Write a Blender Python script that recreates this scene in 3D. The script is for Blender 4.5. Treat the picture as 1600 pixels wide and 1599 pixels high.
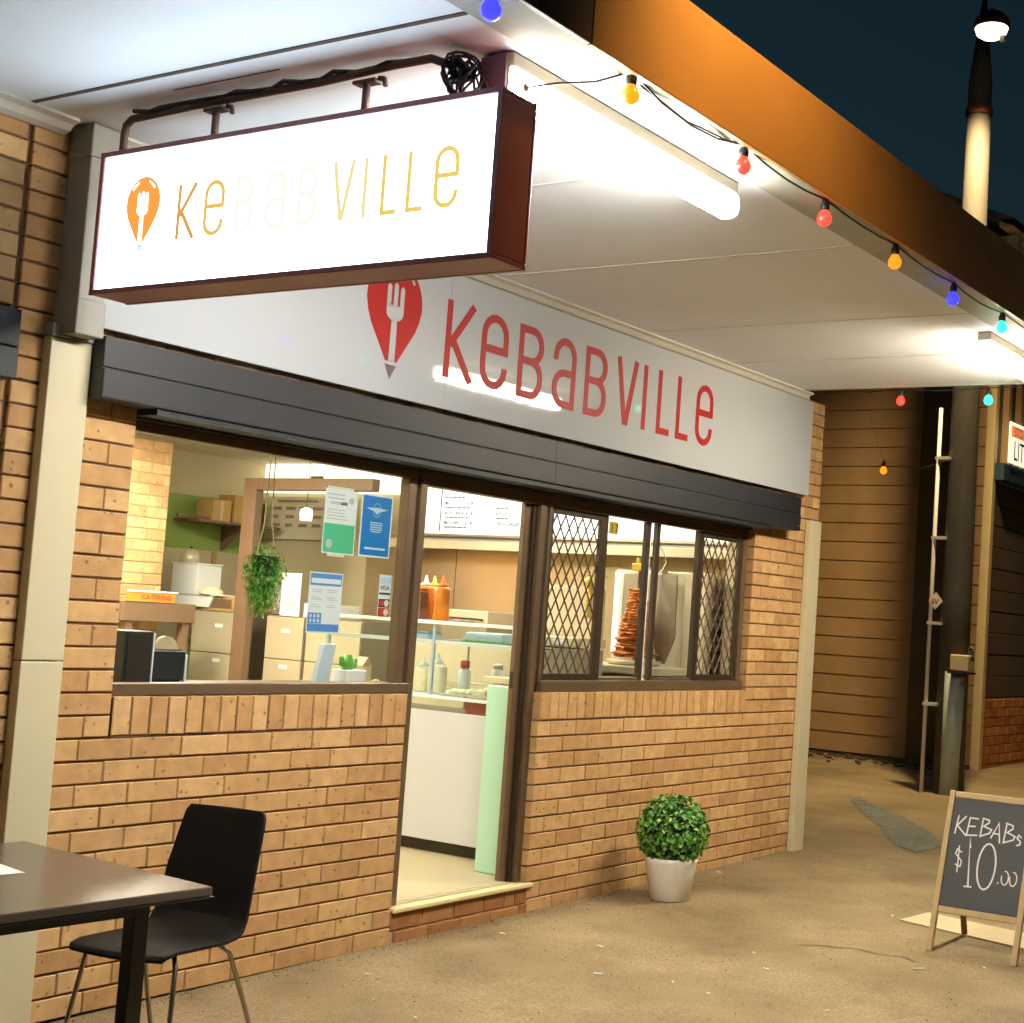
import bpy, math, random
from mathutils import Vector, Matrix
random.seed(7)
scene = bpy.context.scene
for o in list(bpy.data.objects):
    bpy.data.objects.remove(o)

# ------------------------------------------------------------------ camera
cam_data = bpy.data.cameras.new("camera")
cam = bpy.data.objects.new("camera", cam_data)
scene.collection.objects.link(cam)
YAW, PITCH, ROLL = 1.0208, 0.0686, 0.0644
_f = Vector((math.sin(YAW)*math.cos(PITCH), math.cos(YAW)*math.cos(PITCH), math.sin(PITCH)))
_r0 = Vector((math.cos(YAW), -math.sin(YAW), 0))
_u0 = _r0.cross(_f)
_r = math.cos(ROLL)*_r0 + math.sin(ROLL)*_u0
_u = -math.sin(ROLL)*_r0 + math.cos(ROLL)*_u0
cam.matrix_world = Matrix(((_r.x, _u.x, -_f.x, -3.7436), (_r.y, _u.y, -_f.y, -4.7933),
                           (_r.z, _u.z, -_f.z, 1.6098), (0, 0, 0, 1)))
cam_data.sensor_width = 36
cam_data.lens = 2313.94/1600*36
cam_data.shift_x = -266.02/1600
cam_data.shift_y = 14.17/1600
cam_data.clip_end = 900
scene.camera = cam

# ------------------------------------------------------------------ night sky, exposure
world = bpy.data.worlds.new("World")
scene.world = world
world.use_nodes = True
wn = world.node_tree
sky = wn.nodes.new("ShaderNodeTexSky")
sky.sky_type = 'NISHITA'
sky.sun_disc = False
sky.sun_elevation = math.radians(-2.0)
sky.sun_rotation = math.radians(0)
tint = wn.nodes.new("ShaderNodeMix"); tint.data_type = 'RGBA'; tint.blend_type = 'MULTIPLY'; tint.inputs[0].default_value = 1
tint.inputs[7].default_value = (.25, .58, .70, 1)
wn.links.new(sky.outputs[0], tint.inputs[6])
wn.links.new(tint.outputs[2], wn.nodes["Background"].inputs[0])
wn.nodes["Background"].inputs[1].default_value = 0.12
scene.view_settings.view_transform = 'Standard'
scene.view_settings.look = 'None'
scene.view_settings.exposure = 0.7
scene.view_settings.gamma = 1
scene.cycles.use_denoising = True
scene.cycles.max_bounces = 5
scene.cycles.diffuse_bounces = 3
scene.cycles.glossy_bounces = 2
scene.cycles.transmission_bounces = 2
scene.cycles.transparent_max_bounces = 10
scene.cycles.use_adaptive_sampling = True
scene.cycles.adaptive_threshold = 0.06
scene.cycles.light_sampling_threshold = 0.02
scene.cycles.caustics_reflective = False
scene.cycles.caustics_refractive = False
scene.cycles.sample_clamp_indirect = 4.0

TUBE_L = 250.0          # radiance of the fluorescent battens
TUBE_C = (1.0, 0.965, 0.89)
TUBE2_C = (1.0, 0.89, 0.70)
SIGN_L = 3.9           # radiance of the hanging light box
ROOM_L = 16.0           # radiance of the shop's assumed ceiling panels
MENU_L = 0.8

# ------------------------------------------------------------------ materials
MATS = {}

def mat(name, col, rough=.6, metal=0., var=.12, vs=6., bump=.0, bs=80., spec=.5, coat=0., world_tex=False, rvar=0.):
    if name in MATS:
        return MATS[name]
    m = bpy.data.materials.new(name); MATS[name] = m
    m.use_nodes = True
    nt = m.node_tree; N = nt.nodes; L = nt.links
    b = N["Principled BSDF"]
    b.inputs["Roughness"].default_value = rough
    b.inputs["Metallic"].default_value = metal
    b.inputs["Specular IOR Level"].default_value = spec
    b.inputs["Coat Weight"].default_value = coat
    b.inputs["Base Color"].default_value = (*col, 1)
    if world_tex:
        vec = N.new("ShaderNodeNewGeometry").outputs["Position"]
    else:
        vec = N.new("ShaderNodeTexCoord").outputs["Object"]
    if var > 0:
        n = N.new("ShaderNodeTexNoise"); n.inputs["Scale"].default_value = vs
        n.inputs["Detail"].default_value = 6; n.inputs["Roughness"].default_value = .65
        L.new(vec, n.inputs["Vector"])
        mx = N.new("ShaderNodeMix"); mx.data_type = 'RGBA'
        mx.inputs[6].default_value = (*[c*(1-var) for c in col], 1)
        mx.inputs[7].default_value = (*[min(1, c*(1+var)) for c in col], 1)
        L.new(n.outputs["Fac"], mx.inputs[0])
        L.new(mx.outputs[2], b.inputs["Base Color"])
        if rvar:
            mr = N.new("ShaderNodeMapRange"); mr.inputs[3].default_value = rough-rvar; mr.inputs[4].default_value = rough+rvar
            L.new(n.outputs["Fac"], mr.inputs[0]); L.new(mr.outputs[0], b.inputs["Roughness"])
    if bump > 0:
        n2 = N.new("ShaderNodeTexNoise"); n2.inputs["Scale"].default_value = bs
        n2.inputs["Detail"].default_value = 4
        L.new(vec, n2.inputs["Vector"])
        bp = N.new("ShaderNodeBump"); bp.inputs["Strength"].default_value = bump
        bp.inputs["Distance"].default_value = .004
        L.new(n2.outputs["Fac"], bp.inputs["Height"]); L.new(bp.outputs[0], b.inputs["Normal"])
    return m

def emit(name, col, strength, base=True):
    if name in MATS:
        return MATS[name]
    m = bpy.data.materials.new(name); MATS[name] = m
    m.use_nodes = True
    N = m.node_tree.nodes
    b = N["Principled BSDF"]
    b.inputs["Base Color"].default_value = (*[min(.8, c*.8) if base else .02 for c in col], 1)
    b.inputs["Roughness"].default_value = .3
    b.inputs["Emission Color"].default_value = (*col, 1)
    b.inputs["Emission Strength"].default_value = strength
    return m

def glass(name, tint=(.96, .98, .97), refl=1.0):
    m = bpy.data.materials.new(name); MATS[name] = m
    m.use_nodes = True
    nt = m.node_tree; N = nt.nodes; L = nt.links
    N.remove(N["Principled BSDF"])
    t = N.new("ShaderNodeBsdfTransparent"); t.inputs[0].default_value = (*tint, 1)
    g = N.new("ShaderNodeBsdfGlossy"); g.inputs["Roughness"].default_value = .01
    lw = N.new("ShaderNodeLayerWeight"); lw.inputs[0].default_value = .5
    fr = N.new("ShaderNodeMath"); fr.operation = 'POWER'; fr.inputs[1].default_value = 4.5
    L.new(lw.outputs["Facing"], fr.inputs[0])
    mu = N.new("ShaderNodeMath"); mu.operation = 'MULTIPLY_ADD'; mu.inputs[1].default_value = .8*refl; mu.inputs[2].default_value = .035*refl
    mx = N.new("ShaderNodeMixShader")
    L.new(fr.outputs[0], mu.inputs[0]); L.new(mu.outputs[0], mx.inputs[0])
    L.new(t.outputs[0], mx.inputs[1]); L.new(g.outputs[0], mx.inputs[2])
    L.new(mx.outputs[0], N["Material Output"].inputs[0])
    return m

def ramp(N, stops):
    r = N.new("ShaderNodeValToRGB")
    e = r.color_ramp.elements
    while len(e) < len(stops):
        e.new(.5)
    for i, (p, c) in enumerate(stops):
        e[i].position = p; e[i].color = (*c, 1)
    return r

def brick_mat(name, tones, spot=(.16, .075, .03)):
    m = bpy.data.materials.new(name); MATS[name] = m
    m.use_nodes = True
    nt = m.node_tree; N = nt.nodes; L = nt.links
    b = N["Principled BSDF"]; b.inputs["Roughness"].default_value = .82
    b.inputs["Specular IOR Level"].default_value = .3
    pos = N.new("ShaderNodeNewGeometry").outputs["Position"]
    oi = N.new("ShaderNodeObjectInfo")
    r = ramp(N, [(0, tones[0]), (.5, tones[1]), (1, tones[2])])
    L.new(oi.outputs["Random"], r.inputs[0])
    n = N.new("ShaderNodeTexNoise"); n.inputs["Scale"].default_value = 14; n.inputs["Detail"].default_value = 8
    L.new(pos, n.inputs["Vector"])
    hs = N.new("ShaderNodeHueSaturation")
    mr = N.new("ShaderNodeMapRange"); mr.inputs[1].default_value = .3; mr.inputs[2].default_value = .7
    mr.inputs[3].default_value = .84; mr.inputs[4].default_value = 1.14
    L.new(n.outputs["Fac"], mr.inputs[0]); L.new(mr.outputs[0], hs.inputs["Value"]); L.new(r.outputs[0], hs.inputs["Color"])
    wp = N.new("ShaderNodeTexNoise"); wp.inputs["Scale"].default_value = 90; wp.inputs["Detail"].default_value = 2
    L.new(pos, wp.inputs["Vector"])
    wv = N.new("ShaderNodeVectorMath"); wv.operation = 'MULTIPLY_ADD'; wv.inputs[1].default_value = (.012, .012, .012)
    L.new(wp.outputs["Color"], wv.inputs[0]); L.new(pos, wv.inputs[2])
    v = N.new("ShaderNodeTexVoronoi"); v.inputs["Scale"].default_value = 32
    L.new(wv.outputs[0], v.inputs["Vector"])
    sc_ = N.new("ShaderNodeSeparateColor"); L.new(v.outputs["Color"], sc_.inputs[0])
    th = N.new("ShaderNodeMapRange"); th.inputs[1].default_value = .30; th.inputs[2].default_value = 1.; th.inputs[3].default_value = .0; th.inputs[4].default_value = .30
    L.new(sc_.outputs[0], th.inputs[0])
    df = N.new("ShaderNodeMath"); df.operation = 'SUBTRACT'; L.new(th.outputs[0], df.inputs[0]); L.new(v.outputs["Distance"], df.inputs[1])
    sp = N.new("ShaderNodeMapRange"); sp.inputs[1].default_value = -.03; sp.inputs[2].default_value = .10; sp.inputs[4].default_value = .75
    L.new(df.outputs[0], sp.inputs[0])
    mx = N.new("ShaderNodeMix"); mx.data_type = 'RGBA'
    mx.inputs[7].default_value = (*spot, 1)
    L.new(sp.outputs[0], mx.inputs[0]); L.new(hs.outputs[0], mx.inputs[6])
    # grime near the footpath: real splash dirt, a patchy stain
    L.new(mx.outputs[2], b.inputs["Base Color"])
    bn = N.new("ShaderNodeTexNoise"); bn.inputs["Scale"].default_value = 160; bn.inputs["Detail"].default_value = 5
    L.new(pos, bn.inputs["Vector"])
    bp = N.new("ShaderNodeBump"); bp.inputs["Strength"].default_value = .35; bp.inputs["Distance"].default_value = .003
    L.new(bn.outputs["Fac"], bp.inputs["Height"]); L.new(bp.outputs[0], b.inputs["Normal"])
    return m

def ground_mat():
    m = bpy.data.materials.new("footpath"); MATS["footpath"] = m
    m.use_nodes = True
    nt = m.node_tree; N = nt.nodes; L = nt.links
    b = N["Principled BSDF"]; b.inputs["Roughness"].default_value = .85; b.inputs["Specular IOR Level"].default_value = .25
    pos = N.new("ShaderNodeNewGeometry").outputs["Position"]
    def noise(s, d, r=.6):
        n = N.new("ShaderNodeTexNoise"); n.inputs["Scale"].default_value = s; n.inputs["Detail"].default_value = d
        n.inputs["Roughness"].default_value = r
        L.new(pos, n.inputs["Vector"]); return n
    a = noise(1.1, 6, .6)
    r1 = ramp(N, [(.3, (.16, .115, .058)), (.5, (.235, .174, .091)), (.70, (.315, .24, .134))])
    L.new(a.outputs["Fac"], r1.inputs[0])
    f = noise(95, 5, .85)
    r2 = ramp(N, [(.30, (.38, .36, .33)), (.5, (1, 1, 1)), (.70, (1.7, 1.62, 1.5))])
    L.new(f.outputs["Fac"], r2.inputs[0])
    mu = N.new("ShaderNodeMix"); mu.data_type = 'RGBA'; mu.blend_type = 'MULTIPLY'; mu.inputs[0].default_value = .9
    L.new(r1.outputs[0], mu.inputs[6]); L.new(r2.outputs[0], mu.inputs[7])
    g = noise(3.2, 8, .75)
    st = N.new("ShaderNodeMapRange"); st.inputs[1].default_value = .57; st.inputs[2].default_value = .74
    st.inputs[4].default_value = .6
    L.new(g.outputs["Fac"], st.inputs[0])
    m2 = N.new("ShaderNodeMix"); m2.data_type = 'RGBA'; m2.inputs[7].default_value = (.13, .085, .04, 1)
    L.new(st.outputs[0], m2.inputs[0]); L.new(mu.outputs[2], m2.inputs[6])
    v = N.new("ShaderNodeTexVoronoi"); v.inputs["Scale"].default_value = 11
    L.new(pos, v.inputs["Vector"])
    ds = N.new("ShaderNodeMapRange"); ds.inputs[1].default_value = .06; ds.inputs[2].default_value = .13
    ds.inputs[3].default_value = .6; ds.inputs[4].default_value = 0
    L.new(v.outputs["Distance"], ds.inputs[0])
    m3 = N.new("ShaderNodeMix"); m3.data_type = 'RGBA'; m3.inputs[7].default_value = (.14, .09, .05, 1)
    gate = noise(2.0, 2); gm = N.new("ShaderNodeMapRange"); gm.inputs[1].default_value = .5; gm.inputs[2].default_value = .6
    L.new(gate.outputs["Fac"], gm.inputs[0])
    mm = N.new("ShaderNodeMath"); mm.operation = 'MULTIPLY'; L.new(ds.outputs[0], mm.inputs[0]); L.new(gm.outputs[0], mm.inputs[1])
    L.new(mm.outputs[0], m3.inputs[0]); L.new(m2.outputs[2], m3.inputs[6])
    L.new(m3.outputs[2], b.inputs["Base Color"])
    bn = noise(220, 4); bp = N.new("ShaderNodeBump"); bp.inputs["Strength"].default_value = .6; bp.inputs["Distance"].default_value = .004
    L.new(bn.outputs["Fac"], bp.inputs["Height"])
    bn2 = noise(2.5, 4); bp2 = N.new("ShaderNodeBump"); bp2.inputs["Strength"].default_value = .12; bp2.inputs["Distance"].default_value = .03
    L.new(bn2.outputs["Fac"], bp2.inputs["Height"]); L.new(bp.outputs[0], bp2.inputs["Normal"])
    L.new(bp2.outputs[0], b.inputs["Normal"])
    return m

def leaf_mat(name, dark, mid, light, scale=55):
    m = bpy.data.materials.new(name); MATS[name] = m
    m.use_nodes = True
    nt = m.node_tree; N = nt.nodes; L = nt.links
    b = N["Principled BSDF"]; b.inputs["Roughness"].default_value = .45
    pos = N.new("ShaderNodeNewGeometry")
    r = ramp(N, [(0, dark), (.5, mid), (1, light)])
    L.new(pos.outputs["Random Per Island"], r.inputs[0])
    L.new(r.outputs[0], b.inputs["Base Color"])
    return m

M = {}
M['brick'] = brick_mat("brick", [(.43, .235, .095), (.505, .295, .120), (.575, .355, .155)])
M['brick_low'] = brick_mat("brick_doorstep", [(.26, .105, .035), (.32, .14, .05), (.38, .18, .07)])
M['brick_pale'] = brick_mat("brick_inside", [(.50, .30, .14), (.58, .36, .17), (.66, .43, .22)])
M['brick_far'] = brick_mat("brick_base_far", [(.36, .12, .03), (.44, .16, .04), (.52, .21, .06)])
M['mortar'] = mat("mortar", (.19, .10, .055), .95, var=.3, vs=30, bump=.5, world_tex=True)
M['perpend'] = mat("brown_perpend_mortar", (.27, .145, .055), .95, var=.35, vs=18, bump=.4, world_tex=True)
M['mortar_in'] = mat("mortar_inside", (.42, .29, .17), .95, var=.2, vs=30, world_tex=True)
M['ground'] = ground_mat()
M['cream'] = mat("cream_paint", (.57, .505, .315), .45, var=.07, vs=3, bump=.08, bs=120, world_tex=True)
M['casing'] = mat("shaded_grey_cream", (.27, .255, .215), .5, var=.16, vs=4, world_tex=True)  # grey cream, darkened so the colour holds the hanging sign's shade
M['ceiling'] = mat("ceiling_paint", (.86, .885, .92), .62, var=.09, vs=1.3, bump=.10, bs=9, world_tex=True)
M['cornice'] = mat("cornice_paint", (.60, .56, .47), .6, var=.1, vs=5, world_tex=True)
M['gap'] = mat("dark_gap", (.10, .07, .05), .9, var=.2)
M['strip'] = mat("joint_strip_paint", (.72, .70, .66), .5, var=.05)
M['beam'] = mat("weathered_white_paint", (.40, .42, .34), .7, var=.45, vs=2.2, bump=.15, world_tex=True)
M['fascia'] = mat("orange_brown_paint", (.50, .27, .085), .45, var=.16, vs=2.2, bump=.22, bs=5, world_tex=True)
M['fascia_dark'] = mat("dark_brown_paint", (.10, .065, .04), .5, var=.2, vs=2, world_tex=True)
M['roof'] = mat("roof_sheet", (.18, .18, .17), .6)
M['board'] = mat("white_sign_panel", (.43, .435, .44), .035, var=.03, vs=1.2, bump=.012, bs=2.5, world_tex=True)
M['red'] = mat("red_vinyl", (.34, .012, .010), .5, var=.05, vs=3, spec=.25)
M['pencil'] = mat("charcoal_vinyl", (.05, .02, .025), .3)
M['hood'] = mat("charcoal_shutter", (.015, .015, .017), .5, var=.22, vs=2.2, bump=.06, bs=25, world_tex=True, rvar=.08)
M['hood_dark'] = mat("black_shutter_slot", (.016, .018, .022), .5)
M['bronze'] = mat("bronze_aluminium", (.16, .105, .058), .36, metal=.35, var=.2, vs=5, bump=.05, world_tex=True)
M['bronze_dark'] = mat("dark_bronze_aluminium", (.055, .035, .02), .42, metal=.3, var=.25, vs=6)
M['mesh'] = mat("screen_wire", (.09, .055, .03), .45, metal=.4, var=.2)
M['maroon'] = mat("maroon_steel", (.34, .115, .12), .42, var=.18, vs=4, bump=.06, bs=30, world_tex=True)
M['pipe'] = mat("rusty_dark_pipe", (.11, .065, .05), .6, metal=.3, var=.4, vs=14, bump=.3, bs=40)
M['black'] = mat("black_cable", (.02, .021, .022), .5)
M['boxbeige'] = mat("beige_plastic", (.50, .37, .24), .5, var=.15, vs=8)
M['lamp_base'] = mat("lamp_base_enamel", (.60, .54, .42), .5, var=.12, vs=5)
M['tube'] = emit("fluorescent_diffuser", TUBE_C, TUBE_L)
M['end_glow'] = emit("diffuser_end", TUBE_C, 6.0)
M['tube_side'] = emit("diffuser_side", TUBE_C, TUBE_L*.12)
M['tube2_side'] = emit("warm_diffuser_side", TUBE2_C, TUBE_L*.12)
M['tube2'] = emit("warm_fluorescent_diffuser", TUBE2_C, TUBE_L)
M['signface'] = emit("light_box_face", (.70, .87, 1.0), SIGN_L)
M['signback'] = emit("light_box_back", (.70, .87, 1.0), 1.8)
M['table'] = mat("dark_laminate", (.11, .085, .065), .22, var=.12, vs=5, bump=.04, bs=200)
M['blackmetal'] = mat("black_steel", (.014, .011, .010), .45)
M['chair'] = mat("black_moulded_ply", (.007, .005, .004), .6, var=.3, vs=14, spec=.15)
M['chrome'] = mat("dull_chrome", (.42, .38, .32), .28, metal=1., var=.1)
M['paper'] = mat("paper", (.80, .79, .76), .7, var=.02)
M['pot'] = mat("white_pot_glaze", (.86, .82, .72), .45, var=.05, vs=8, bump=.05, bs=30)
M['soil'] = mat("dark_moss", (.03, .04, .015), .9)
M['leaf'] = leaf_mat("box_leaves", (.016, .09, .009), (.068, .26, .026), (.30, .56, .10))
M['leaf2'] = leaf_mat("fern_leaves", (.035, .16, .012), (.085, .31, .02), (.20, .50, .05))
M['timber'] = mat("pale_timber", (.46, .32, .14), .55, var=.25, vs=9, bump=.15, bs=50)
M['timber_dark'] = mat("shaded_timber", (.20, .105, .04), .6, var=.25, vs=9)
M['slate'] = mat("chalkboard", (.045, .047, .042), .55, var=.28, vs=6, world_tex=True)
M['chalk'] = mat("chalk", (.74, .72, .68), .9, var=.15, vs=60)
M['pale_concrete'] = mat("pale_concrete", (.52, .42, .24), .85, var=.2, vs=9, bump=.3, bs=90, world_tex=True)
def patchy_mat():
    m = mat("patchy_grey_blue", (.21, .225, .19), .85, var=.3, vs=5, bump=.3, world_tex=True)
    N = m.node_tree.nodes; L = m.node_tree.links
    n = N.new("ShaderNodeTexNoise"); n.inputs["Scale"].default_value = 3.5; n.inputs["Detail"].default_value = 9; n.inputs["Roughness"].default_value = .8
    L.new(N.new("ShaderNodeNewGeometry").outputs["Position"], n.inputs["Vector"])
    r = N.new("ShaderNodeMapRange"); r.inputs[1].default_value = .36; r.inputs[2].default_value = .62; r.inputs[4].default_value = .85
    L.new(n.outputs["Fac"], r.inputs[0]); L.new(r.outputs[0], N["Principled BSDF"].inputs["Alpha"])
    return m
M['bluepatch'] = patchy_mat()
M['litter'] = mat("white_litter", (.75, .73, .68), .8, var=.08)
M['weather'] = mat("weatherboard_paint", (.33, .195, .08), .7, var=.30, vs=2.4, bump=.15, bs=30, world_tex=True)
M['weather_pale'] = mat("corner_board_paint", (.58, .45, .22), .6, var=.15, vs=3, world_tex=True)
M['pole'] = mat("weathered_pole_timber", (.055, .045, .03), .85, var=.35, vs=5, bump=.5, bs=25, world_tex=True)
M['galv'] = mat("galvanised_cover", (.34, .36, .29), .55, metal=.2, var=.35, vs=6, bump=.2, bs=30)
M['conduit'] = mat("white_conduit", (.62, .56, .46), .5, var=.15, vs=8)
M['darkboards'] = mat("dark_stained_wall", (.085, .055, .03), .8, var=.35, vs=3, bump=.3, world_tex=True)
M['teal'] = mat("dark_teal_paint", (.02, .055, .07), .55, var=.2)
M['orange_sign'] = emit("backlit_orange_sign", (.85, .22, .05), .55)
M['white_sign'] = mat("cream_sign_paint", (.78, .74, .60), .4, var=.04)
M['ink'] = mat("black_ink", (.03, .025, .02), .6, var=0)
M['redink'] = mat("red_ink", (.45, .03, .02), .6, var=0)
M['rust'] = mat("rusty_red_iron", (.14, .03, .015), .8, var=.4, vs=20)
M['bush'] = mat("leaf_litter", (.055, .036, .02), .9, var=.5, vs=9, bump=.8, bs=30, world_tex=True)
M['glass'] = glass("window_glass", refl=1.5)
M['cglass'] = glass("display_glass", (.93, .97, .97), refl=1.2)
# inside the shop
M['in_wall'] = mat("warm_cream_wall", (.62, .53, .33), .7, var=.06, vs=2)
M['in_green'] = mat("green_wall_paint", (.30, .42, .10), .7, var=.05, vs=2)
M['in_floor'] = mat("cream_vinyl_floor", (.44, .37, .22), .4, var=.10, vs=3, rvar=.08)
M['in_ceiling'] = mat("inside_ceiling", (.66, .60, .45), .8, var=.03)
M['room_light'] = emit("assumed_light_panel", (1.0, .92, .76), ROOM_L)
M['room_light_back'] = emit("assumed_back_light_panel", (1.0, .90, .70), ROOM_L*3)
M['brown'] = mat("dark_brown_timber", (.19, .115, .07), .5, var=.15, vs=6)
M['steel'] = mat("brushed_steel", (.62, .54, .38), .38, metal=.35, var=.18, vs=3, bump=.06, bs=14, rvar=.08)
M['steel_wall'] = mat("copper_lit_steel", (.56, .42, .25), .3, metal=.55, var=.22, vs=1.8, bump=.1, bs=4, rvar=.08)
M['steel_dark'] = mat("dull_steel", (.32, .27, .19), .4, metal=.4, var=.25, vs=5)
M['menu'] = emit("menu_light_box", (.93, .97, 1.0), MENU_L)
M['menu_warm'] = emit("warm_menu_box", (1.0, .93, .74), 1.25)
M['menu_ink'] = mat("menu_ink", (.16, .13, .09), .6, var=0)
M['whiteboard'] = mat("cream_notice_board", (.74, .68, .54), .5, var=.04)
M['boxprint'] = mat("board_print", (.34, .28, .20), .6, var=.05)
M['cardboard'] = mat("cardboard", (.52, .32, .11), .8, var=.15, vs=12)
M['counter'] = mat("white_laminate", (.56, .575, .60), .22, var=.03)
M['mint'] = mat("mint_paint", (.42, .70, .52), .4, var=.04)
M['kick'] = mat("black_kickboard", (.02, .014, .01), .5)
M['coolwhite'] = mat("white_enamel", (.82, .84, .84), .3, var=.03)
M['tray'] = mat("pale_blue_tray", (.50, .66, .78), .35, var=.06)
M['sauce_o'] = mat("orange_sauce_bottle", (.75, .24, .02), .35, var=.08)
M['sauce_y'] = mat("yellow_sauce_bottle", (.85, .60, .10), .35, var=.06)
M['sauce_c'] = mat("cream_sauce_bottle", (.85, .76, .50), .35, var=.05)
M['sauce_b'] = mat("brown_sauce_bottle", (.30, .13, .08), .4, var=.2, vs=20)
M['redtray'] = mat("red_plastic", (.55, .06, .04), .4, var=.05)
M['food'] = mat("salad_mix", (.50, .34, .12), .8, var=.5, vs=25, bump=.6, bs=60)
M['meat'] = mat("roasted_kebab_meat", (.56, .20, .045), .55, var=.5, vs=22, bump=1., bs=45)
M['plastic_black'] = mat("black_plastic", (.022, .024, .028), .4, var=.3, vs=10)
M['pblue'] = mat("blue_poster_ink", (.015, .20, .55), .35, var=.03)
M['pgreen'] = mat("green_poster_ink", (.09, .50, .26), .35, var=.03)
M['pblue2'] = mat("mid_blue_poster_ink", (.10, .28, .62), .35, var=.1, vs=60)
M['pgrey'] = mat("grey_poster_ink", (.52, .54, .55), .5, var=0)
M['pwhite'] = mat("poster_paper", (.78, .80, .80), .4, var=.02)
M['orange_cloth'] = mat("orange_banner", (.80, .26, .03), .7, var=.08)
M['gold'] = mat("gold_number_plate", (.60, .42, .06), .35, metal=.5, var=.1)
M['clay'] = mat("beige_plastic_lid", (.62, .48, .27), .5, var=.05)
M['skyblue'] = mat("pale_blue_plastic", (.50, .62, .74), .35, var=.04)
M['cactus'] = mat("toy_cactus_green", (.13, .42, .05), .45, var=.1)

# ------------------------------------------------------------------ mesh helpers
col = scene.collection

class MB:
    def __init__(s):
        s.v = []; s.f = []
    def add(s, vs, fs):
        o = len(s.v); s.v += [tuple(v) for v in vs]; s.f += [tuple(i+o for i in f) for f in fs]; return s
    def box(s, x0, x1, y0, y1, z0, z1):
        return s.add([(x0, y0, z0), (x1, y0, z0), (x1, y1, z0), (x0, y1, z0), (x0, y0, z1), (x1, y0, z1), (x1, y1, z1), (x0, y1, z1)],
                     [(0, 3, 2, 1), (4, 5, 6, 7), (0, 1, 5, 4), (1, 2, 6, 5), (2, 3, 7, 6), (3, 0, 4, 7)])
    def obox(s, mtx, x0, x1, y0, y1, z0, z1):
        b = MB().box(x0, x1, y0, y1, z0, z1)
        return s.add([mtx @ Vector(v) for v in b.v], b.f)
    def prism(s, poly, d):
        """poly: 3-D outline; d: extrusion vector"""
        n = len(poly); d = Vector(d)
        vs = [Vector(p) for p in poly] + [Vector(p)+d for p in poly]
        return s.add(vs, [tuple(range(n)), tuple(range(2*n-1, n-1, -1))] + [(i, i+n, (i+1) % n+n, (i+1) % n) for i in range(n)])
    def tube(s, pts, r, n=8, caps=True):
        pts = [Vector(p) for p in pts]; rings = []
        for i, p in enumerate(pts):
            t = (pts[min(i+1, len(pts)-1)]-pts[max(i-1, 0)]).normalized()
            a = t.cross(Vector((0, 0, 1)))
            if a.length < 1e-3:
                a = t.cross(Vector((0, 1, 0)))
            a.normalize(); b = t.cross(a)
            rr = r[i] if isinstance(r, (list, tuple)) else r
            rings.append([p+rr*(math.cos(2*math.pi*k/n)*a+math.sin(2*math.pi*k/n)*b) for k in range(n)])
        vs = [v for R in rings for v in R]; fs = []
        for i in range(len(pts)-1):
            for k in range(n):
                fs.append((i*n+k, i*n+(k+1) % n, (i+1)*n+(k+1) % n, (i+1)*n+k))
        if caps:
            fs += [tuple(range(n-1, -1, -1)), tuple((len(pts)-1)*n+k for k in range(n))]
        return s.add(vs, fs)
    def lathe(s, c, prof, n=24):
        c = Vector(c); vs = []; fs = []
        for r, z in prof:
            for k in range(n):
                a = 2*math.pi*k/n
                vs.append(c+Vector((r*math.cos(a), r*math.sin(a), z)))
        for i in range(len(prof)-1):
            for k in range(n):
                fs.append((i*n+k, i*n+(k+1) % n, (i+1)*n+(k+1) % n, (i+1)*n+k))
        fs += [tuple(range(n-1, -1, -1)), tuple((len(prof)-1)*n+k for k in range(n))]
        return s.add(vs, fs)
    def ball(s, c, r, n=14, m=9, sz=1.):
        return s.lathe(c, [(max(1e-4, r*math.sin(math.pi*i/m)), -r*sz*math.cos(math.pi*i/m)) for i in range(m+1)], n)
    def quad(s, a, b, c, d):
        return s.add([a, b, c, d], [(0, 1, 2, 3)])

def link(o, parent=None):
    col.objects.link(o)
    if parent is not None:
        o.parent = parent
    return o

def mesh_obj(name, mb, m, parent=None, origin=(0, 0, 0), bevel=0., smooth=False, seg=2):
    me = bpy.data.meshes.new(name)
    o0 = Vector(origin)
    me.from_pydata([tuple(Vector(v)-o0) for v in mb.v], [], mb.f)
    me.update()
    me.materials.append(m)
    if smooth:
        for p in me.polygons:
            p.use_smooth = True
    o = link(bpy.data.objects.new(name, me), parent)
    if bevel:
        md = o.modifiers.new("bevel", 'BEVEL'); md.width = bevel; md.segments = seg; md.limit_method = 'ANGLE'
        md.angle_limit = math.radians(40)
    return o

def tag(o, label, cat=None, group=None, kind=None):
    if label: o["label"] = label
    if cat: o["category"] = cat
    if group: o["group"] = group
    if kind: o["kind"] = kind
    return o

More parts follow.
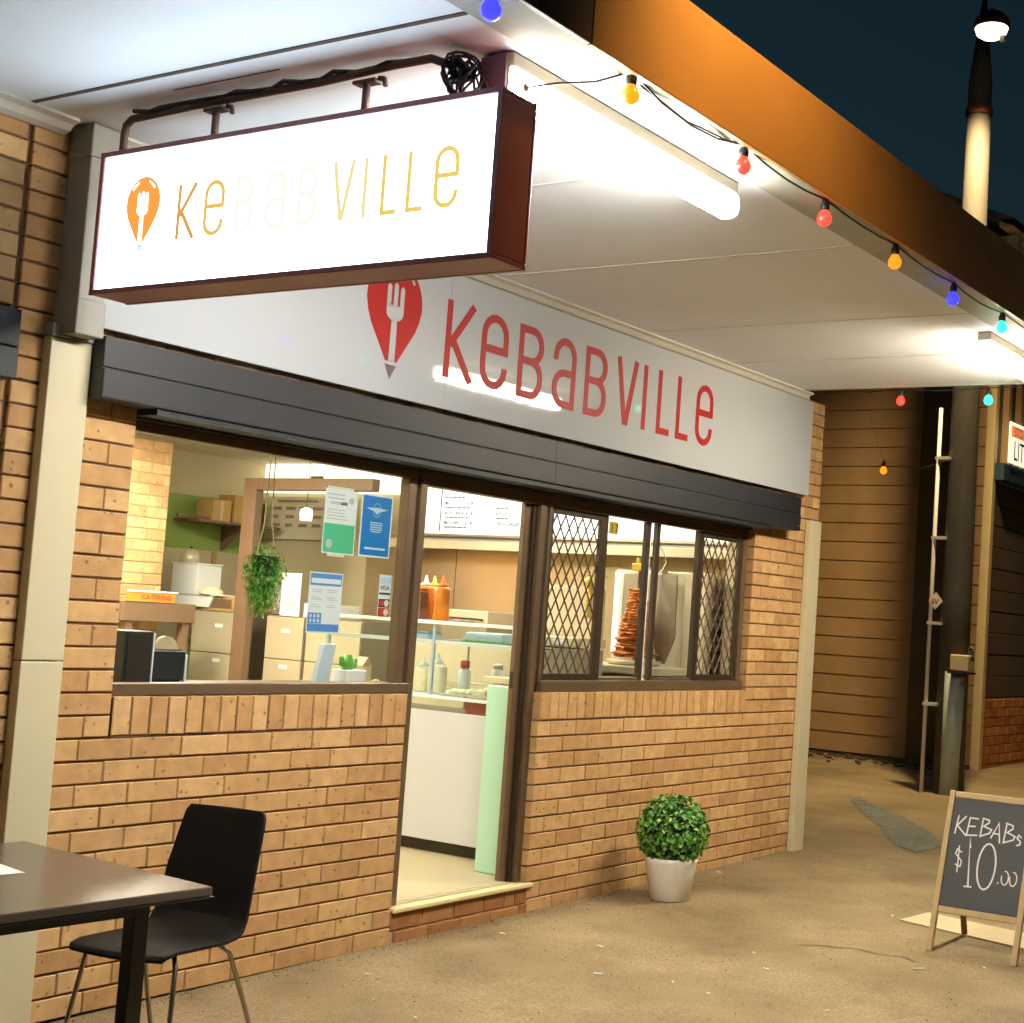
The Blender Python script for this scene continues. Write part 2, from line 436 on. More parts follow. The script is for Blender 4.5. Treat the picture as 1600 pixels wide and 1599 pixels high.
class Thing:
    def __init__(s, name, label, cat, loc, group=None):
        s.loc = Vector(loc)
        s.o = link(bpy.data.objects.new(name, None)); s.o.location = s.loc
        s.o.empty_display_size = .1
        tag(s.o, label, cat, group)
    def part(s, name, mb, m, parent=None, bevel=0., smooth=False, label=None, kind=None):
        o = mesh_obj(name, mb, m, parent or s.o, s.loc, bevel, smooth)
        if label: o["label"] = label
        if kind: o["kind"] = kind
        return o
    def text(s, name, body, size, origin, right, up, m, parent=None, sx=1., bold=0., depth=.0006, align='LEFT'):
        cu = bpy.data.curves.new(name, 'FONT'); cu.body = body; cu.size = size; cu.extrude = depth
        cu.align_x = align; cu.offset = bold; cu.resolution_u = 3
        cu.materials.append(m)
        tmp = bpy.data.objects.new("tmp_text", cu); col.objects.link(tmp)
        bpy.context.view_layer.update()
        me = bpy.data.meshes.new_from_object(tmp.evaluated_get(bpy.context.evaluated_depsgraph_get()))
        bpy.data.objects.remove(tmp); me.name = name
        o = link(bpy.data.objects.new(name, me), parent or s.o)
        r = Vector(right).normalized(); u = Vector(up).normalized(); w = r.cross(u)
        mt = Matrix(((r.x, u.x, w.x, 0), (r.y, u.y, w.y, 0), (r.z, u.z, w.z, 0), (0, 0, 0, 1)))
        o.matrix_local = Matrix.Translation(Vector(origin)-s.loc) @ mt @ Matrix.Diagonal((sx, 1, 1, 1))
        return o

def single(name, label, cat, mb, m, origin, bevel=0., smooth=False, group=None, kind=None):
    o = mesh_obj(name, mb, m, None, origin, bevel, smooth)
    o.location = origin
    return tag(o, label, cat, group, kind)

def struct(name, mb, m, bevel=0.):
    o = mesh_obj(name, mb, m, None, (0, 0, 0), bevel)
    o["kind"] = "structure"
    return o

# flat lettering: ribbons along 2-D strokes, placed on a plane
def ribbon(pts, w, closed=False):
    P = []
    for p in pts:
        v = Vector((p[0], p[1]))
        if not P or (v-P[-1]).length > 1e-5: P.append(v)
    n = len(P); out = []
    for i in range(n):
        if closed:
            a, b = P[i-1], P[(i+1) % n]; d0 = (P[i]-a).normalized(); d1 = (b-P[i]).normalized()
        else:
            d0 = (P[i]-P[i-1]).normalized() if i > 0 else (P[1]-P[0]).normalized()
            d1 = (P[i+1]-P[i]).normalized() if i < n-1 else d0
        n0 = Vector((-d0.y, d0.x)); n1 = Vector((-d1.y, d1.x)); mm = n0+n1
        if mm.length < 1e-4: mm = n0
        mm.normalize(); k = min(2.2, 1/max(.3, mm.dot(n0)))
        out.append((P[i]+mm*w/2*k, P[i]-mm*w/2*k))
    quads = []
    for i in range(n if closed else n-1):
        j = (i+1) % n
        quads.append([out[i][0], out[j][0], out[j][1], out[i][1]])
    return quads

def arc(cx, cy, rx, ry, a0, a1, n=8):
    return [(cx+rx*math.cos(math.radians(a0+(a1-a0)*i/n)), cy+ry*math.sin(math.radians(a0+(a1-a0)*i/n))) for i in range(n+1)]

def glyph(ch, w, h, t):
    """strokes of one tall thin letter in a w x h box, stroke t"""
    x0, x1, y0, y1 = t/2, w-t/2, t/2, h-t/2
    rx = (x1-x0)/2; ry = rx*1.0; cx = (x0+x1)/2
    if ch == 'K':
        return [([(x0, 0), (x0, h)], 0), ([(w-t*.55, h), (x0+t*.35, h*.43)], 0), ([(x0+t*.75, h*.52), (w-t*.5, 0)], 0)]
    if ch == 'e':
        pth = [(x1, max(h*.27, y0+ry+.03*h)), (x1, y0+ry)] + arc(cx, y0+ry, rx, ry, 0, -180) + arc(cx, y1-ry, rx, ry, 180, 0) + [(x1, h*.53-t/2)]
        return [(pth, 0), ([(x0, h*.53), (x1, h*.53)], 0)]
    if ch == 'a':
        pth = [(x0, min(h*.66, y1-ry-.02*h)), (x0, y1-ry)] + arc(cx, y1-ry, rx, ry, 180, 0) + [(x1, 0)]
        bowl = [(x1, h*.5), (cx, h*.5)] + arc(cx, h*.5-ry, rx, ry, 90, 180)[1:] + arc(cx, y0+ry, rx, ry, 180, 270) + [(x1, y0)]
        return [(pth, 0), (bowl, 0)]
    if ch == 'B':
        r1 = min((x1-x0)*.6, (y1-h*.52)/2-.0005, (h*.52-y0)/2-.0005)
        up = [(x0, h*.52), (x1-r1, h*.52)] + arc(x1-r1, h*.52+r1, r1, r1, -90, 0)[1:] + arc(x1-r1, y1-r1, r1, r1, 0, 90) + [(x0, y1)]
        lo = [(x0, y0), (x1-r1, y0)] + arc(x1-r1, y0+r1, r1, r1, -90, 0)[1:] + arc(x1-r1, h*.52-r1, r1, r1, 0, 90) + [(x0, h*.52)]
        return [([(x0, 0), (x0, h)], 0), (up, 0), (lo, 0)]
    if ch == 'V':
        return [([(t*.5, h), (w/2-t*.12, 0)], 0), ([(w/2+t*.12, 0), (w-t*.5, h)], 0)]
    if ch == 'I':
        return [([(w/2, 0), (w/2, h)], 0)]
    if ch == 'L':
        return [([(x0, h), (x0, y0), (w, y0)], 0)]

def place2d(mb, quads, origin, right, up, depth):
    origin = Vector(origin); right = Vector(right); up = Vector(up); nrm = right.cross(up).normalized()
    for k, q in enumerate(quads):
        poly = [origin+right*p[0]+up*p[1] for p in q]
        mb.prism(poly, nrm*depth)
    return mb

def letter_mb(ch, w, h, t, origin, right, up, depth=.002):
    mb = MB()
    for k, (pth, c) in enumerate(glyph(ch, w, h, t)):
        place2d(mb, ribbon(pth, t, bool(c)), origin, right, up, depth+.0004*k)
    return mb

def pin_logo(thing, parent, origin, right, up, W, H, red, white, dark, depth=.002):
    """map-pin drop with a fork-shaped pencil; origin = middle of the drop's foot"""
    cy = H*.66; r = W/2; ry = H*.36
    drop = arc(0, cy, r, ry, 0, 180, 20)
    a = [(-r, cy-.02*H), (-r*.93, cy-.12*H), (-r*.80, cy-.22*H)]
    out = drop + a + [(-W*.10, H*.145), (W*.10, H*.145)] + [(-x, y) for x, y in reversed(a)]
    O = Vector(origin); R = Vector(right); U = Vector(up); N_ = R.cross(U).normalized()
    P3 = lambda x, y, e=0: O+R*x+U*y+N_*e
    mb = MB().prism([P3(x, y) for x, y in out], N_*depth)
    thing.part("pin_drop", mb, red, parent)
    e = depth+.0012
    fk = MB()
    fw = W*.155
    fk.prism([P3(x, y, e) for x, y in [(-W*.055, H*.145), (W*.055, H*.145), (W*.05, H*.50), (-W*.05, H*.50)]], N_*.001)
    fk.prism([P3(x, y, e) for x, y in arc(0, H*.565, fw, H*.075, 180, 360, 10)+[(fw, H*.625), (-fw, H*.625)]], N_*.001)
    for i in (-1, 0, 1):
        cxx = i*fw*.76; hw = fw*.235
        fk.prism([P3(x, y, e) for x, y in [(cxx-hw, H*.62), (cxx+hw, H*.62), (cxx+hw, H*.80-abs(i)*H*.02), (cxx, H*.825-abs(i)*H*.02), (cxx-hw, H*.80-abs(i)*H*.02)]], N_*.001)
    thing.part("fork_shape", fk, white, parent)
    hl = MB()
    for sgn in (-1, 1):
        pts = arc(0, cy, r*.82, ry*.86, 90+sgn*22, 90+sgn*52, 6)
        place2d(hl, ribbon(pts, W*.035), O+N_*e, R, U, .001)
    thing.part("drop_highlight", hl, white, parent)
    thing.part("pencil_tip", MB().prism([P3(x, y) for x, y in [(-W*.10, H*.115), (0, 0), (W*.10, H*.115)]], N_*depth), dark, parent)

# ================================================================== THE SETTING
def gz(x):
    return .01*(max(-12, min(14, x))-.8)

g = MB()
xs = [-400, -12, 14, 400]
for i in range(3):
    g.quad((xs[i], -400, gz(xs[i])), (xs[i+1], -400, gz(xs[i+1])), (xs[i+1], 400, gz(xs[i+1])), (xs[i], 400, gz(xs[i])))
struct("ground", g, M['ground'])

CEIL = 3.288
# ---- inner leaf of the shop's walls
core = MB()
core.box(-6, 0, .115, .22, -.2, 3.9)
core.box(0, 1.675, .115, .22, -.2, 1.18)
core.box(0, 5.05, .115, .22, 2.262, 3.9)
core.box(2.772, 5.05, .115, .22, -.2, 1.18)
core.box(5.05, 5.72, .115, .22, -.2, 3.9)
core.box(5.72, 5.95, .115, 6.0, -.2, 3.9)
core.box(1.675, 2.772, .10, .22, -.2, .10)
struct("wall_shop_front", core, M['in_wall'])
struct("wall_inside_left", MB().box(-.32, -.2, .222, 5.6, -.2, 3.9), M['in_wall'])
struct("wall_inside_back", MB().box(-.2, 5.718, 5.45, 5.6, 2.43, 3.9), M['in_wall'])
struct("wall_inside_back_green", MB().box(-.2, 5.718, 5.445, 5.6, -.2, 2.428), M['in_green'])
struct("floor_shop", MB().box(-.2, 5.718, .03, 5.44, .05, .166), M['in_floor'])
struct("ceiling_shop", MB().box(-.2, 5.718, .222, 5.44, 2.80, 2.9), M['in_ceiling'])
struct("roof_shop", MB().box(-6, 5.95, .0, 6.0, 3.902, 4.0), M['roof'])

# ================================================================== BRICKWORK
C0 = 1.032; CH = .086
_bm = {}
def brick_mesh(l, h, d, m):
    key = (round(l, 3), round(h, 3), round(d, 3), m.name)
    if key in _bm:
        return _bm[key]
    c = .0035
    vs = [(-l/2+c, 0, -h/2+c), (l/2-c, 0, -h/2+c), (l/2-c, 0, h/2-c), (-l/2+c, 0, h/2-c),
          (-l/2, c, -h/2), (l/2, c, -h/2), (l/2, c, h/2), (-l/2, c, h/2),
          (-l/2, d, -h/2), (l/2, d, -h/2), (l/2, d, h/2), (-l/2, d, h/2)]
    fs = [(0, 1, 2, 3)]
    for i in range(4):
        j = (i+1) % 4
        fs += [(i+4, j+4, j, i), (i+8, j+8, j+4, i+4)]
    me = bpy.data.meshes.new("brick"); me.from_pydata(vs, [], fs); me.update(); me.materials.append(m)
    _bm[key] = me
    return me

def put_brick(t, xc, zc, l, h, m, y=0., d=.108, parent=None):
    o = bpy.data.objects.new("brick", brick_mesh(l, h, d, m))
    col.objects.link(o); o.parent = parent or t.o
    o.location = Vector((xc+random.uniform(-.001, .001), y+random.uniform(-.0016, .0016), zc+random.uniform(-.001, .001)))-t.loc
    o.rotation_euler = (random.uniform(-.003, .003), random.uniform(-.004, .004), random.uniform(-.004, .004))
    return o

def lay(t, mortar, x0, x1, k0, k1, a, m, y=0., gap=.0065, bond=.5, L=.24, CHh=None, fill=.0055, rec=.0105, d=.108, base=C0):
    ch = CHh or CH
    per = MB()
    for k in range(k0, k1):
        z0 = base+ch*k
        off = a+(L*bond if (k % 2 == 0) else 0)
        n0 = math.floor((x0-off)/L)
        x = off+n0*L
        while x < x1-.004:
            b0, b1 = max(x, x0), min(x+L, x1)
            if b1-b0 > .03:
                g0 = 0 if b0 == x0 else gap/2; g1 = 0 if b1 == x1 else gap/2
                put_brick(t, (b0+g0+b1-g1)/2, z0+ch/2, b1-b0-g0-g1, ch-.0085, m, y, d)
            x += L
        per.box(x0+.004, x1-.004, y+fill, y+d-.01, z0+.0055, z0+ch-.0055)
    mortar.box(x0+.008, x1-.008, y+rec, y+d-.006, base+ch*k0, base+ch*k1)
    t.part("perpend_mortar", per, M['mortar_in'] if m is M['brick_pale'] else M['perpend'])

def rowlock(t, mortar, x0, x1, z0, z1, m, first=None):
    n = round((x1-x0)/.086); s = (x1-x0)/n
    for i in range(n):
        put_brick(t, x0+s*(i+.5), (z0+z1)/2+.003, s-.0075, z1-z0-.008, m, y=-.006, d=.16)
    mortar.box(x0+.004, x1-.004, .002, .10, z0, z1-.006)

# wall under the big window (door side edge at x = 1.67) with the pier left of the window
t = Thing("brick_wall", "tan brick wall under the big shop window, behind the black chair", "brick wall", (.7, .05, 0))
mo = MB()
lay(t, mo, -.31, 1.67, -12, 0, -.13, M['brick'])
rowlock(t, mo, .004, 1.672, C0, 1.187, M['brick'])
t.part("mortar", mo, M['mortar'])
t = Thing("brick_pier", "narrow tan brick pier between cream downpipe cover and big window", "brick pier", (-.15, .05, C0))
mo = MB()
lay(t, mo, -.31, 0, 0, 15, -.235, M['brick'], bond=.5)
t.part("mortar", mo, M['mortar'])
# wall right of the door with the pier at the corner
t = Thing("brick_wall", "tan brick wall under the screened window, behind the potted topiary", "brick wall", (3.9, .05, 0))
mo = MB()
lay(t, mo, 2.73, 5.98, -12, 0, 3.326, M['brick'])
rowlock(t, mo, 2.732, 5.028, C0, 1.185, M['brick'])
t.part("mortar", mo, M['mortar'])
t = Thing("brick_pier", "tan brick corner pier right of the screened window, beside cream corner strip", "brick pier", (5.5, .05, C0))
mo = MB()
lay(t, mo, 5.03, 5.98, 0, 15, 5.03-.12, M['brick'])
lay(t, mo, 5.60, 5.98, 15, 26, 5.03-.12, M['brick'])
t.part("mortar", mo, M['mortar'])
# single course showing between shutter box and shop sign
t = Thing("brick_course", "thin line of bricks showing between shutter box and white shop sign", "brick course", (2.6, .05, 2.49))
mo = MB()
lay(t, mo, -.31, 5.59, 16, 18, -.13, M['brick'])
t.part("mortar", mo, M['mortar'])
# neighbour's wall on the left
t = Thing("brick_wall", "neighbour's brick wall at the left edge with a dark vertical joint", "brick wall", (-.8, .05, 0))
mo = MB()
lay(t, mo, -.545, -.315, -12, 26, -.545, M['brick'], bond=0, L=.24)
lay(t, mo, -1.28, -.566, -12, 15, -.566, M['brick'], bond=.5)
lay(t, mo, -1.28, -.566, 18, 26, -.566, M['brick'], bond=.5)
mo.box(-.566, -.545, .02, .1, 0, 3.28)
t.part("mortar", mo, M['mortar'])

# doorstep
t = Thing("doorstep", "cream sill on a low dark red brick step under the open door", "doorstep", (2.2, 0, 0))
t.part("sill", MB().box(1.672, 2.768, -.018, .10, .150, .172), M['pale_concrete'] if False else mat("worn_cream_sill", (.72, .58, .30), .45, var=.15, vs=9, bump=.1), bevel=.006)
t.part("door_track", MB().box(1.70, 2.64, .045, .058, .172, .180).box(1.70, 2.64, .078, .09, .172, .180), M['steel'])
mo = MB()
x = 1.674
for i, l in enumerate([.23, .24, .235, .17, .09, .13]):
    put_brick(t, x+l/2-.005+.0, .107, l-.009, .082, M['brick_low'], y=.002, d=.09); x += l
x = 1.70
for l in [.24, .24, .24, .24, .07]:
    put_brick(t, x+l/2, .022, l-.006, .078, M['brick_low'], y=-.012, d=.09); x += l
mo.box(1.676, 2.74, .010, .09, -.05, .150)
t.part("mortar", mo, mat("pale_mortar", (.45, .33, .20), .9, var=.2, vs=30))

# cream cover strips
t = Thing("downpipe_cover", "tall flat cream metal cover strip on brick wall at the left", "cover strip", (-.35, -.02, 0))
t.part("lower_cover", MB().box(-.436, -.262, -.05, .0, -.03, 1.322), M['cream'], bevel=.004)
t.part("upper_cover", MB().box(-.435, -.263, -.051, .0, 1.326, 2.495), M['cream'], bevel=.004)
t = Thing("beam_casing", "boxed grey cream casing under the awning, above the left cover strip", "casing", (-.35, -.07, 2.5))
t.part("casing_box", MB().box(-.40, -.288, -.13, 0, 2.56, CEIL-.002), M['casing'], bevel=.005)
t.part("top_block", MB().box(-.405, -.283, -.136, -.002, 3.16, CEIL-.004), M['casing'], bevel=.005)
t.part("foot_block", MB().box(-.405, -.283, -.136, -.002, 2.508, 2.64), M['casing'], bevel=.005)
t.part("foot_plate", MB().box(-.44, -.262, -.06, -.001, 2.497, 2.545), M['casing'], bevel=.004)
single("corner_strip", "slim cream strip on the far brick corner beside the dark lane", "cover strip",
       MB().box(5.762, 5.93, -.05, -.004, .03, 2.40), M['cream'], (5.84, -.02, .03), bevel=.004)

# ================================================================== AWNING
t = Thing("awning", "flat white awning over the shop front with orange brown fascia", "awning", (2.4, -1.1, CEIL))
jx = [-5.8, -.63, .80, 2.005, 3.40, 4.42, 5.43]
for i in range(6):
    t.part("ceiling_sheet", MB().box(jx[i]+.003, jx[i+1]-.003, -2.062, -.001, CEIL, CEIL+.012), M['ceiling'])
for i, x in enumerate(jx[1:-1]):
    t.part("joint_strip", MB().box(x-.009, x+.009, -2.06, -.1, CEIL-.003, CEIL+.001), M['gap'] if i == 0 else M['strip'])
t.part("joint_strip", MB().box(-.52, -.515, -1.2, -.70, CEIL-.002, CEIL+.001), M['gap'])
# cornice moulding along the wall
pr_ = [(-.002, 0), (-.1, 0), (-.105, -.012), (-.075, -.02), (-.05, -.04), (-.02, -.05), (-.002, -.05)]
t.part("cornice", MB().prism([(-.28, y, CEIL+z) for y, z in pr_], (5.86, 0, 0)), M['cornice'])
t.part("cornice", MB().prism([(-5.8, y, CEIL+z) for y, z in pr_], (5.36, 0, 0)), M['cornice'])
t.part("edge_beam", MB().box(-5.8, 5.43, -2.262, -2.064, CEIL-.004, CEIL+.2), M['beam'], bevel=.004)
t.part("fascia_panel", MB().box(-5.8, -.331, -2.285, -2.264, CEIL-.012, 3.612), M['fascia_dark'], bevel=.003, label="dark brown stretch of fascia above the hanging sign")
t.part("fascia_panel", MB().box(-.325, 5.45, -2.285, -2.264, CEIL-.012, 3.614), M['fascia'], bevel=.003, label="orange brown painted fascia board")
t.part("end_board", MB().box(5.432, 5.455, -2.26, -.0, CEIL-.004, 3.61), M['beam'], bevel=.003)
t.part("roof_sheet", MB().box(-5.8, 5.45, -2.26, .0, 3.56, 3.58), M['roof'])

# ================================================================== SHUTTER BOX, SHOP SIGN
t = Thing("shutter_box", "long charcoal roller shutter box above shop window and door", "shutter box", (2.6, -.05, 2.3))
t.part("upper_slat", MB().box(-.26, 5.452, -.118, .0, 2.413, 2.528), M['hood'], bevel=.004)
t.part("lower_slat", MB().box(-.26, 5.450, -.125, .0, 2.296, 2.409), M['hood'], bevel=.006)
t.part("slat_seam", MB().box(-.26, 5.448, -.112, .0, 2.405, 2.417), M['hood_dark'])
t.part("slat_joint", MB().box(2.56, 2.563, -.1265, -.1, 2.297, 2.408).box(2.56, 2.563, -.1195, -.1, 2.415, 2.527), M['hood_dark'])
t.part("shutter_slot", MB().box(.002, 5.03, -.112, .02, 2.272, 2.295), M['hood_dark'])
t.part("shutter_edge", MB().box(.002, 5.03, .022, .062, 2.262, 2.29), M['hood'], bevel=.003)
t.part("guide_cap", MB().box(5.425, 5.44, -.128, -.118, 2.325, 2.335).box(5.40, 5.412, -.128, -.118, 2.325, 2.335), M['chrome'])
t = Thing("shutter_box", "neighbour's dark shutter box at the left edge of the brick wall", "shutter box", (-1.5, -.03, 2.3))
t.part("upper_slat", MB().box(-3, -.57, -.065, .02, 2.425, 2.56), M['hood'], bevel=.005)
t.part("lower_slat", MB().box(-3, -.572, -.07, .02, 2.31, 2.422), M['hood'], bevel=.005)

SB0, SB1 = 2.566, 3.238
t = Thing("shop_sign", "long white wall sign with red KEBABVILLE lettering and fork pin logo", "shop sign", (2.7, -.03, SB0))
t.part("panel", MB().box(-.262, 1.711, -.05, -.012, SB0, SB1), M['board'], bevel=.002)
t.part("panel", MB().box(1.713, 5.692, -.05, -.012, SB0, SB1), M['board'], bevel=.002)
for ch, xa, xb in [('K', 1.690, 1.913), ('e', 1.962, 2.178), ('B', 2.267, 2.479), ('a', 2.571, 2.78), ('B', 2.869, 3.08),
                   ('V', 3.175, 3.399), ('I', 3.452, 3.507), ('L', 3.622, 3.768), ('L', 3.842, 3.988), ('e', 4.072, 4.278)]:
    t.part("letter", letter_mb(ch, xb-xa, .382, .040, (xa, -.0503, 2.722), (1, 0, 0), (0, 0, 1)), M['red'])
pin_logo(t, None, (1.322, -.0503, 2.648), (1, 0, 0), (0, 0, 1), .372, .545, M['red'], M['board'], M['pencil'])

# ================================================================== HANGING LIGHT BOX SIGN
YA, YB, ZA, ZB = -.335, -2.112, 2.612, 3.112
t = Thing("hanging_sign", "lit white KEBABVILLE light box hanging from awning in maroon frame", "hanging sign", (-.42, -1.2, ZA))
bx = MB()
bx.box(-.497, -.353, YB, YA, ZA, ZA+.014); bx.box(-.497, -.353, YB, YA, ZB-.014, ZB)
bx.box(-.497, -.353, YB, YB+.014, ZA+.015, ZB-.015); bx.box(-.497, -.353, YA-.014, YA, ZA+.015, ZB-.015)
fr = t.part("frame", bx, M['maroon'], bevel=.003)
for xx in (-.508, -.355):
    ri = MB()
    ri.box(xx, xx+.012, YB-.002, YA+.002, ZA-.002, ZA+.016); ri.box(xx, xx+.012, YB-.002, YA+.002, ZB-.016, ZB+.002)
    ri.box(xx+.001, xx+.011, YB-.002, YB+.018, ZA+.016, ZB-.016); ri.box(xx+.001, xx+.011, YA-.018, YA+.002, ZA+.016, ZB-.016)
    t.part("rim", ri, M['maroon'], bevel=.002)
t.part("light_face", MB().box(-.4995, -.493, YB+.016, YA-.016, ZA+.016, ZB-.016), M['signface'])
t.part("light_face", MB().box(-.357, -.3505, YB+.016, YA-.016, ZA+.016, ZB-.016), M['signback'])
lc = {'K': ((1.0, .46, .09), .47), 'e0': ((1.0, .60, .12), .52), 'b': ((1, .96, .84), .605), 'V': ((1, .86, .38), .54), 'y': ((1.0, .76, .16), .51)}
for i, (ch, ya, yb, key) in enumerate([('K', -.749, -.844, 'K'), ('e', -.880, -.976, 'e0'), ('B', -1.029, -1.11, 'b'), ('a', -1.165, -1.257, 'b'),
                        ('B', -1.313, -1.397, 'b'), ('V', -1.457, -1.552, 'V'), ('I', -1.585, -1.609, 'V'), ('L', -1.664, -1.728, 'y'),
                        ('L', -1.766, -1.832, 'y'), ('e', -1.873, -1.966, 'y')]):
    t.part("letter", letter_mb(ch, ya-yb, .188, .0155, (-.4998, ya, 2.773), (0, -1, 0), (0, 0, 1), .0012), emit("backlit_vinyl_"+key, *lc[key], base=False))
pin_logo(t, None, (-.4998, -.572, 2.744), (0, -1, 0), (0, 0, 1), .172, .258, emit("backlit_orange", (1.0, .36, .055), .62, base=False),
         emit("backlit_white", (.95, .98, 1.0), 1.6), emit("backlit_grey", (.55, .60, .68), .8, base=False), depth=.0012)
# support pipe, hangers and clamps
px = -.43
pipe = [(px, -.345, 3.10), (px, -.345, 3.20), (px, -.352, 3.235), (px, -.38, 3.255), (px, -.70, 3.262), (px, -1.3, 3.262), (px-.01, -1.62, 3.268), (px-.02, -1.78, 3.262), (px-.0, -1.84, 3.24), (px+.01, -1.86, 3.20)]
t.part("support_pipe", MB().tube(pipe, .0135, 10), M['pipe'], smooth=True)
for yy in (-.815, -1.50):
    hb = MB().tube([(px, yy, 3.10), (px, yy, 3.235)], .0125, 10)
    h = t.part("hanger_rod", hb, M['pipe'], smooth=True)
    cl = MB().box(px-.02, px+.02, yy-.05, yy+.045, 3.226, 3.238).tube([(px, yy-.05, 3.24), (px, yy-.075, 3.235), (px, yy-.08, 3.21)], .009, 8)
    t.part("clamp", cl, M['pipe'], parent=h, bevel=.003)

# black cable wound along the pipe, coil and junction box
cb = [(px-.012+.012*math.sin(i*2.3), -.40-i*.075, 3.272+.006*math.cos(i*1.9)) for i in range(19)]
single("pipe_cable", "black cable taped along the rusty pipe over the hanging sign", "cable", MB().tube(cb, .008, 6), M['black'], (px, -1.0, 3.27), smooth=True)
co = MB(); rnd = random.Random(3)
for i in range(11):
    r0 = rnd.uniform(.035, .075); cx_, cz_ = px+rnd.uniform(-.02, .03), 3.185+rnd.uniform(-.02, .02); ph = rnd.uniform(0, 6)
    cy_ = -1.885+rnd.uniform(-.02, .02)
    pts = [(cx_+.03*math.sin(a*2+ph), cy_+r0*.8*math.cos(a), cz_+r0*math.sin(a)) for a in [k*math.pi/9 for k in range(19)]]
    co.tube(pts, .0042, 5, caps=False)
co.tube([(px, -1.86, 3.262), (px+.01, -1.885, 3.22), (px-.01, -1.89, 3.16)], .014, 6)
single("cable_coil", "tangled coil of black cable above the hanging sign", "cable", co, M['black'], (px, -1.88, 3.18), smooth=True)
t = Thing("junction_box", "beige junction box under the awning behind the cable coil", "junction box", (-.30, -1.95, 3.2))
t.part("box_body", MB().box(-.36, -.24, -2.01, -1.90, 3.165, CEIL-.001), M['boxbeige'], bevel=.008)
t.part("lid", MB().box(-.372, -.361, -2.005, -1.905, 3.17, 3.275), mat('purple_grey_plastic', (.16, .10, .10), .5), bevel=.004)
t.part("gland", MB().tube([(-.30, -2.01, 3.19), (-.30, -2.03, 3.19)], .014, 8), M['boxbeige'])

# ================================================================== FLUORESCENT BATTENS
def batten(x0, x1, label, tm, ts):
    t = Thing("fluorescent_batten", label, "batten light", ((x0+x1)/2, -1.945, 3.2), "fluorescent battens under the awning")
    yc = -1.98
    t.part("base", MB().box(x0-.01, x1+.01, yc-.04, yc+.04, 3.238, CEIL-.003), M['lamp_base'], bevel=.006)
    prof = [(-.042, 3.236), (-.05, 3.19), (-.042, 3.162), (-.02, 3.150), (.02, 3.150), (.042, 3.162), (.05, 3.19), (.042, 3.236)]
    lens = [p for p in prof if p[1] < 3.17]
    t.part("diffuser", MB().prism([(x0, yc+y, z) for y, z in lens], (x1-x0, 0, 0)), tm)
    t.part("diffuser_side", MB().prism([(x0+.0005, yc+y, max(z, 3.1625)) for y, z in prof if z > 3.155], (x1-x0-.001, 0, 0)), ts)
    for xx in (x0-.012, x1):
        t.part("end_cap", MB().prism([(xx, yc+y*1.01, z-.0008) for y, z in prof], (.012, 0, 0)), M['end_glow'])
batten(-.345, 1.02, "nearer lit fluorescent batten, beside the hanging sign", M["tube"], M["tube_side"])
batten(3.86, 5.20, "farther lit fluorescent batten at the far end of awning", M["tube2"], M["tube2_side"])

# ================================================================== FESTOON BULBS
bulb_cols = {'blue': (.012, .012, 1.0), 'orange': (1.0, .20, .006), 'red': (1.0, .03, .02), 'green': (.02, .95, .55)}
def bulb(x, y, z, c, label, st=1.0, hang=.06):
    t = Thing("festoon_bulb", label, "festoon bulb", (x, y, z), "coloured festoon bulbs")
    r = .029
    st = st*(1.1 if c == 'orange' else 2.2)
    m = emit("bulb_glass_"+c+("%.1f" % st), bulb_cols[c], st)
    t.part("globe", MB().lathe((x, y, z), [(.001, -r), (r*.5, -r*.87), (r*.87, -r*.5), (r, 0), (r*.93, r*.4), (r*.72, r*.8), (r*.5, r*1.15), (r*.45, r*1.3)], 16), m, smooth=True)
    t.part("socket", MB().lathe((x, y, z), [(.0155, r*1.2), (.0175, r*1.3), (.0175, r*2.1), (.012, r*2.3), (.012, r*2.7)], 12), M['black'], smooth=True)
    top = z+r*2.7
    t.part("hook", MB().tube([(x, y, top), (x+.004, y-.002, top+.01), (x, y, top+hang*.35)], .0025, 6), M['chrome'])
    return (x, y, top)
BZ = 3.215
names = [(-.735, 3.222, 'blue', "blue festoon bulb at the very top of the picture, beside hanging sign", 2.),
         (-.048, 3.222, 'orange', "orange festoon bulb nearest the bright batten, second from the top", 1.2),
         (.674, 3.216, 'red', "red festoon bulb hanging nearest the batten's far end", 1.),
         (1.331, 3.206, 'red', "red festoon bulb, fourth along the fascia from the top", 1.),
         (2.023, 3.203, 'orange', "amber festoon bulb between a red and a blue one on the fascia", 1.),
         (2.713, 3.197, 'blue', "blue festoon bulb far along the fascia, beside the green one", 2.),
         (3.393, 3.2, 'green', "green festoon bulb at the right edge under the fascia", 1.3)]
tops = [bulb(x, -2.24, z, c, l, st, hang=.05) for x, z, c, l, st in names]
wire = [(-2.2, -2.24, 3.285), (-1.4, -2.24, 3.28)]
for i, p in enumerate(tops):
    wire.append(p)
    if i < len(tops)-1:
        q = tops[i+1]; sag = [.012, .05, .022, .012, .015, .02][i]
        for s in (.25, .5, .75):
            wire.append((p[0]+(q[0]-p[0])*s, -2.24, p[2]+(q[2]-p[2])*s-sag*4*s*(1-s)))
wire += [(4.2, -2.24, 3.26), (5.3, -2.22, 3.27)]
single("festoon_cable", "thin black festoon cable strung along the fascia's lower edge", "cable", MB().tube(wire, .0038, 6), M['black'], (1.4, -2.24, 3.26), smooth=True)
p, q = tops[1], tops[2]
single("slack_cable", "slack doubled cable between the orange bulb and next red bulb", "cable",
       MB().tube([(p[0]+(q[0]-p[0])*s/8, -2.225, p[2]-.035*4*s/8*(1-s/8)-.004*math.sin(s*2)) for s in range(9)], .0034, 6), M['black'], (.3, -2.22, 3.27), smooth=True)
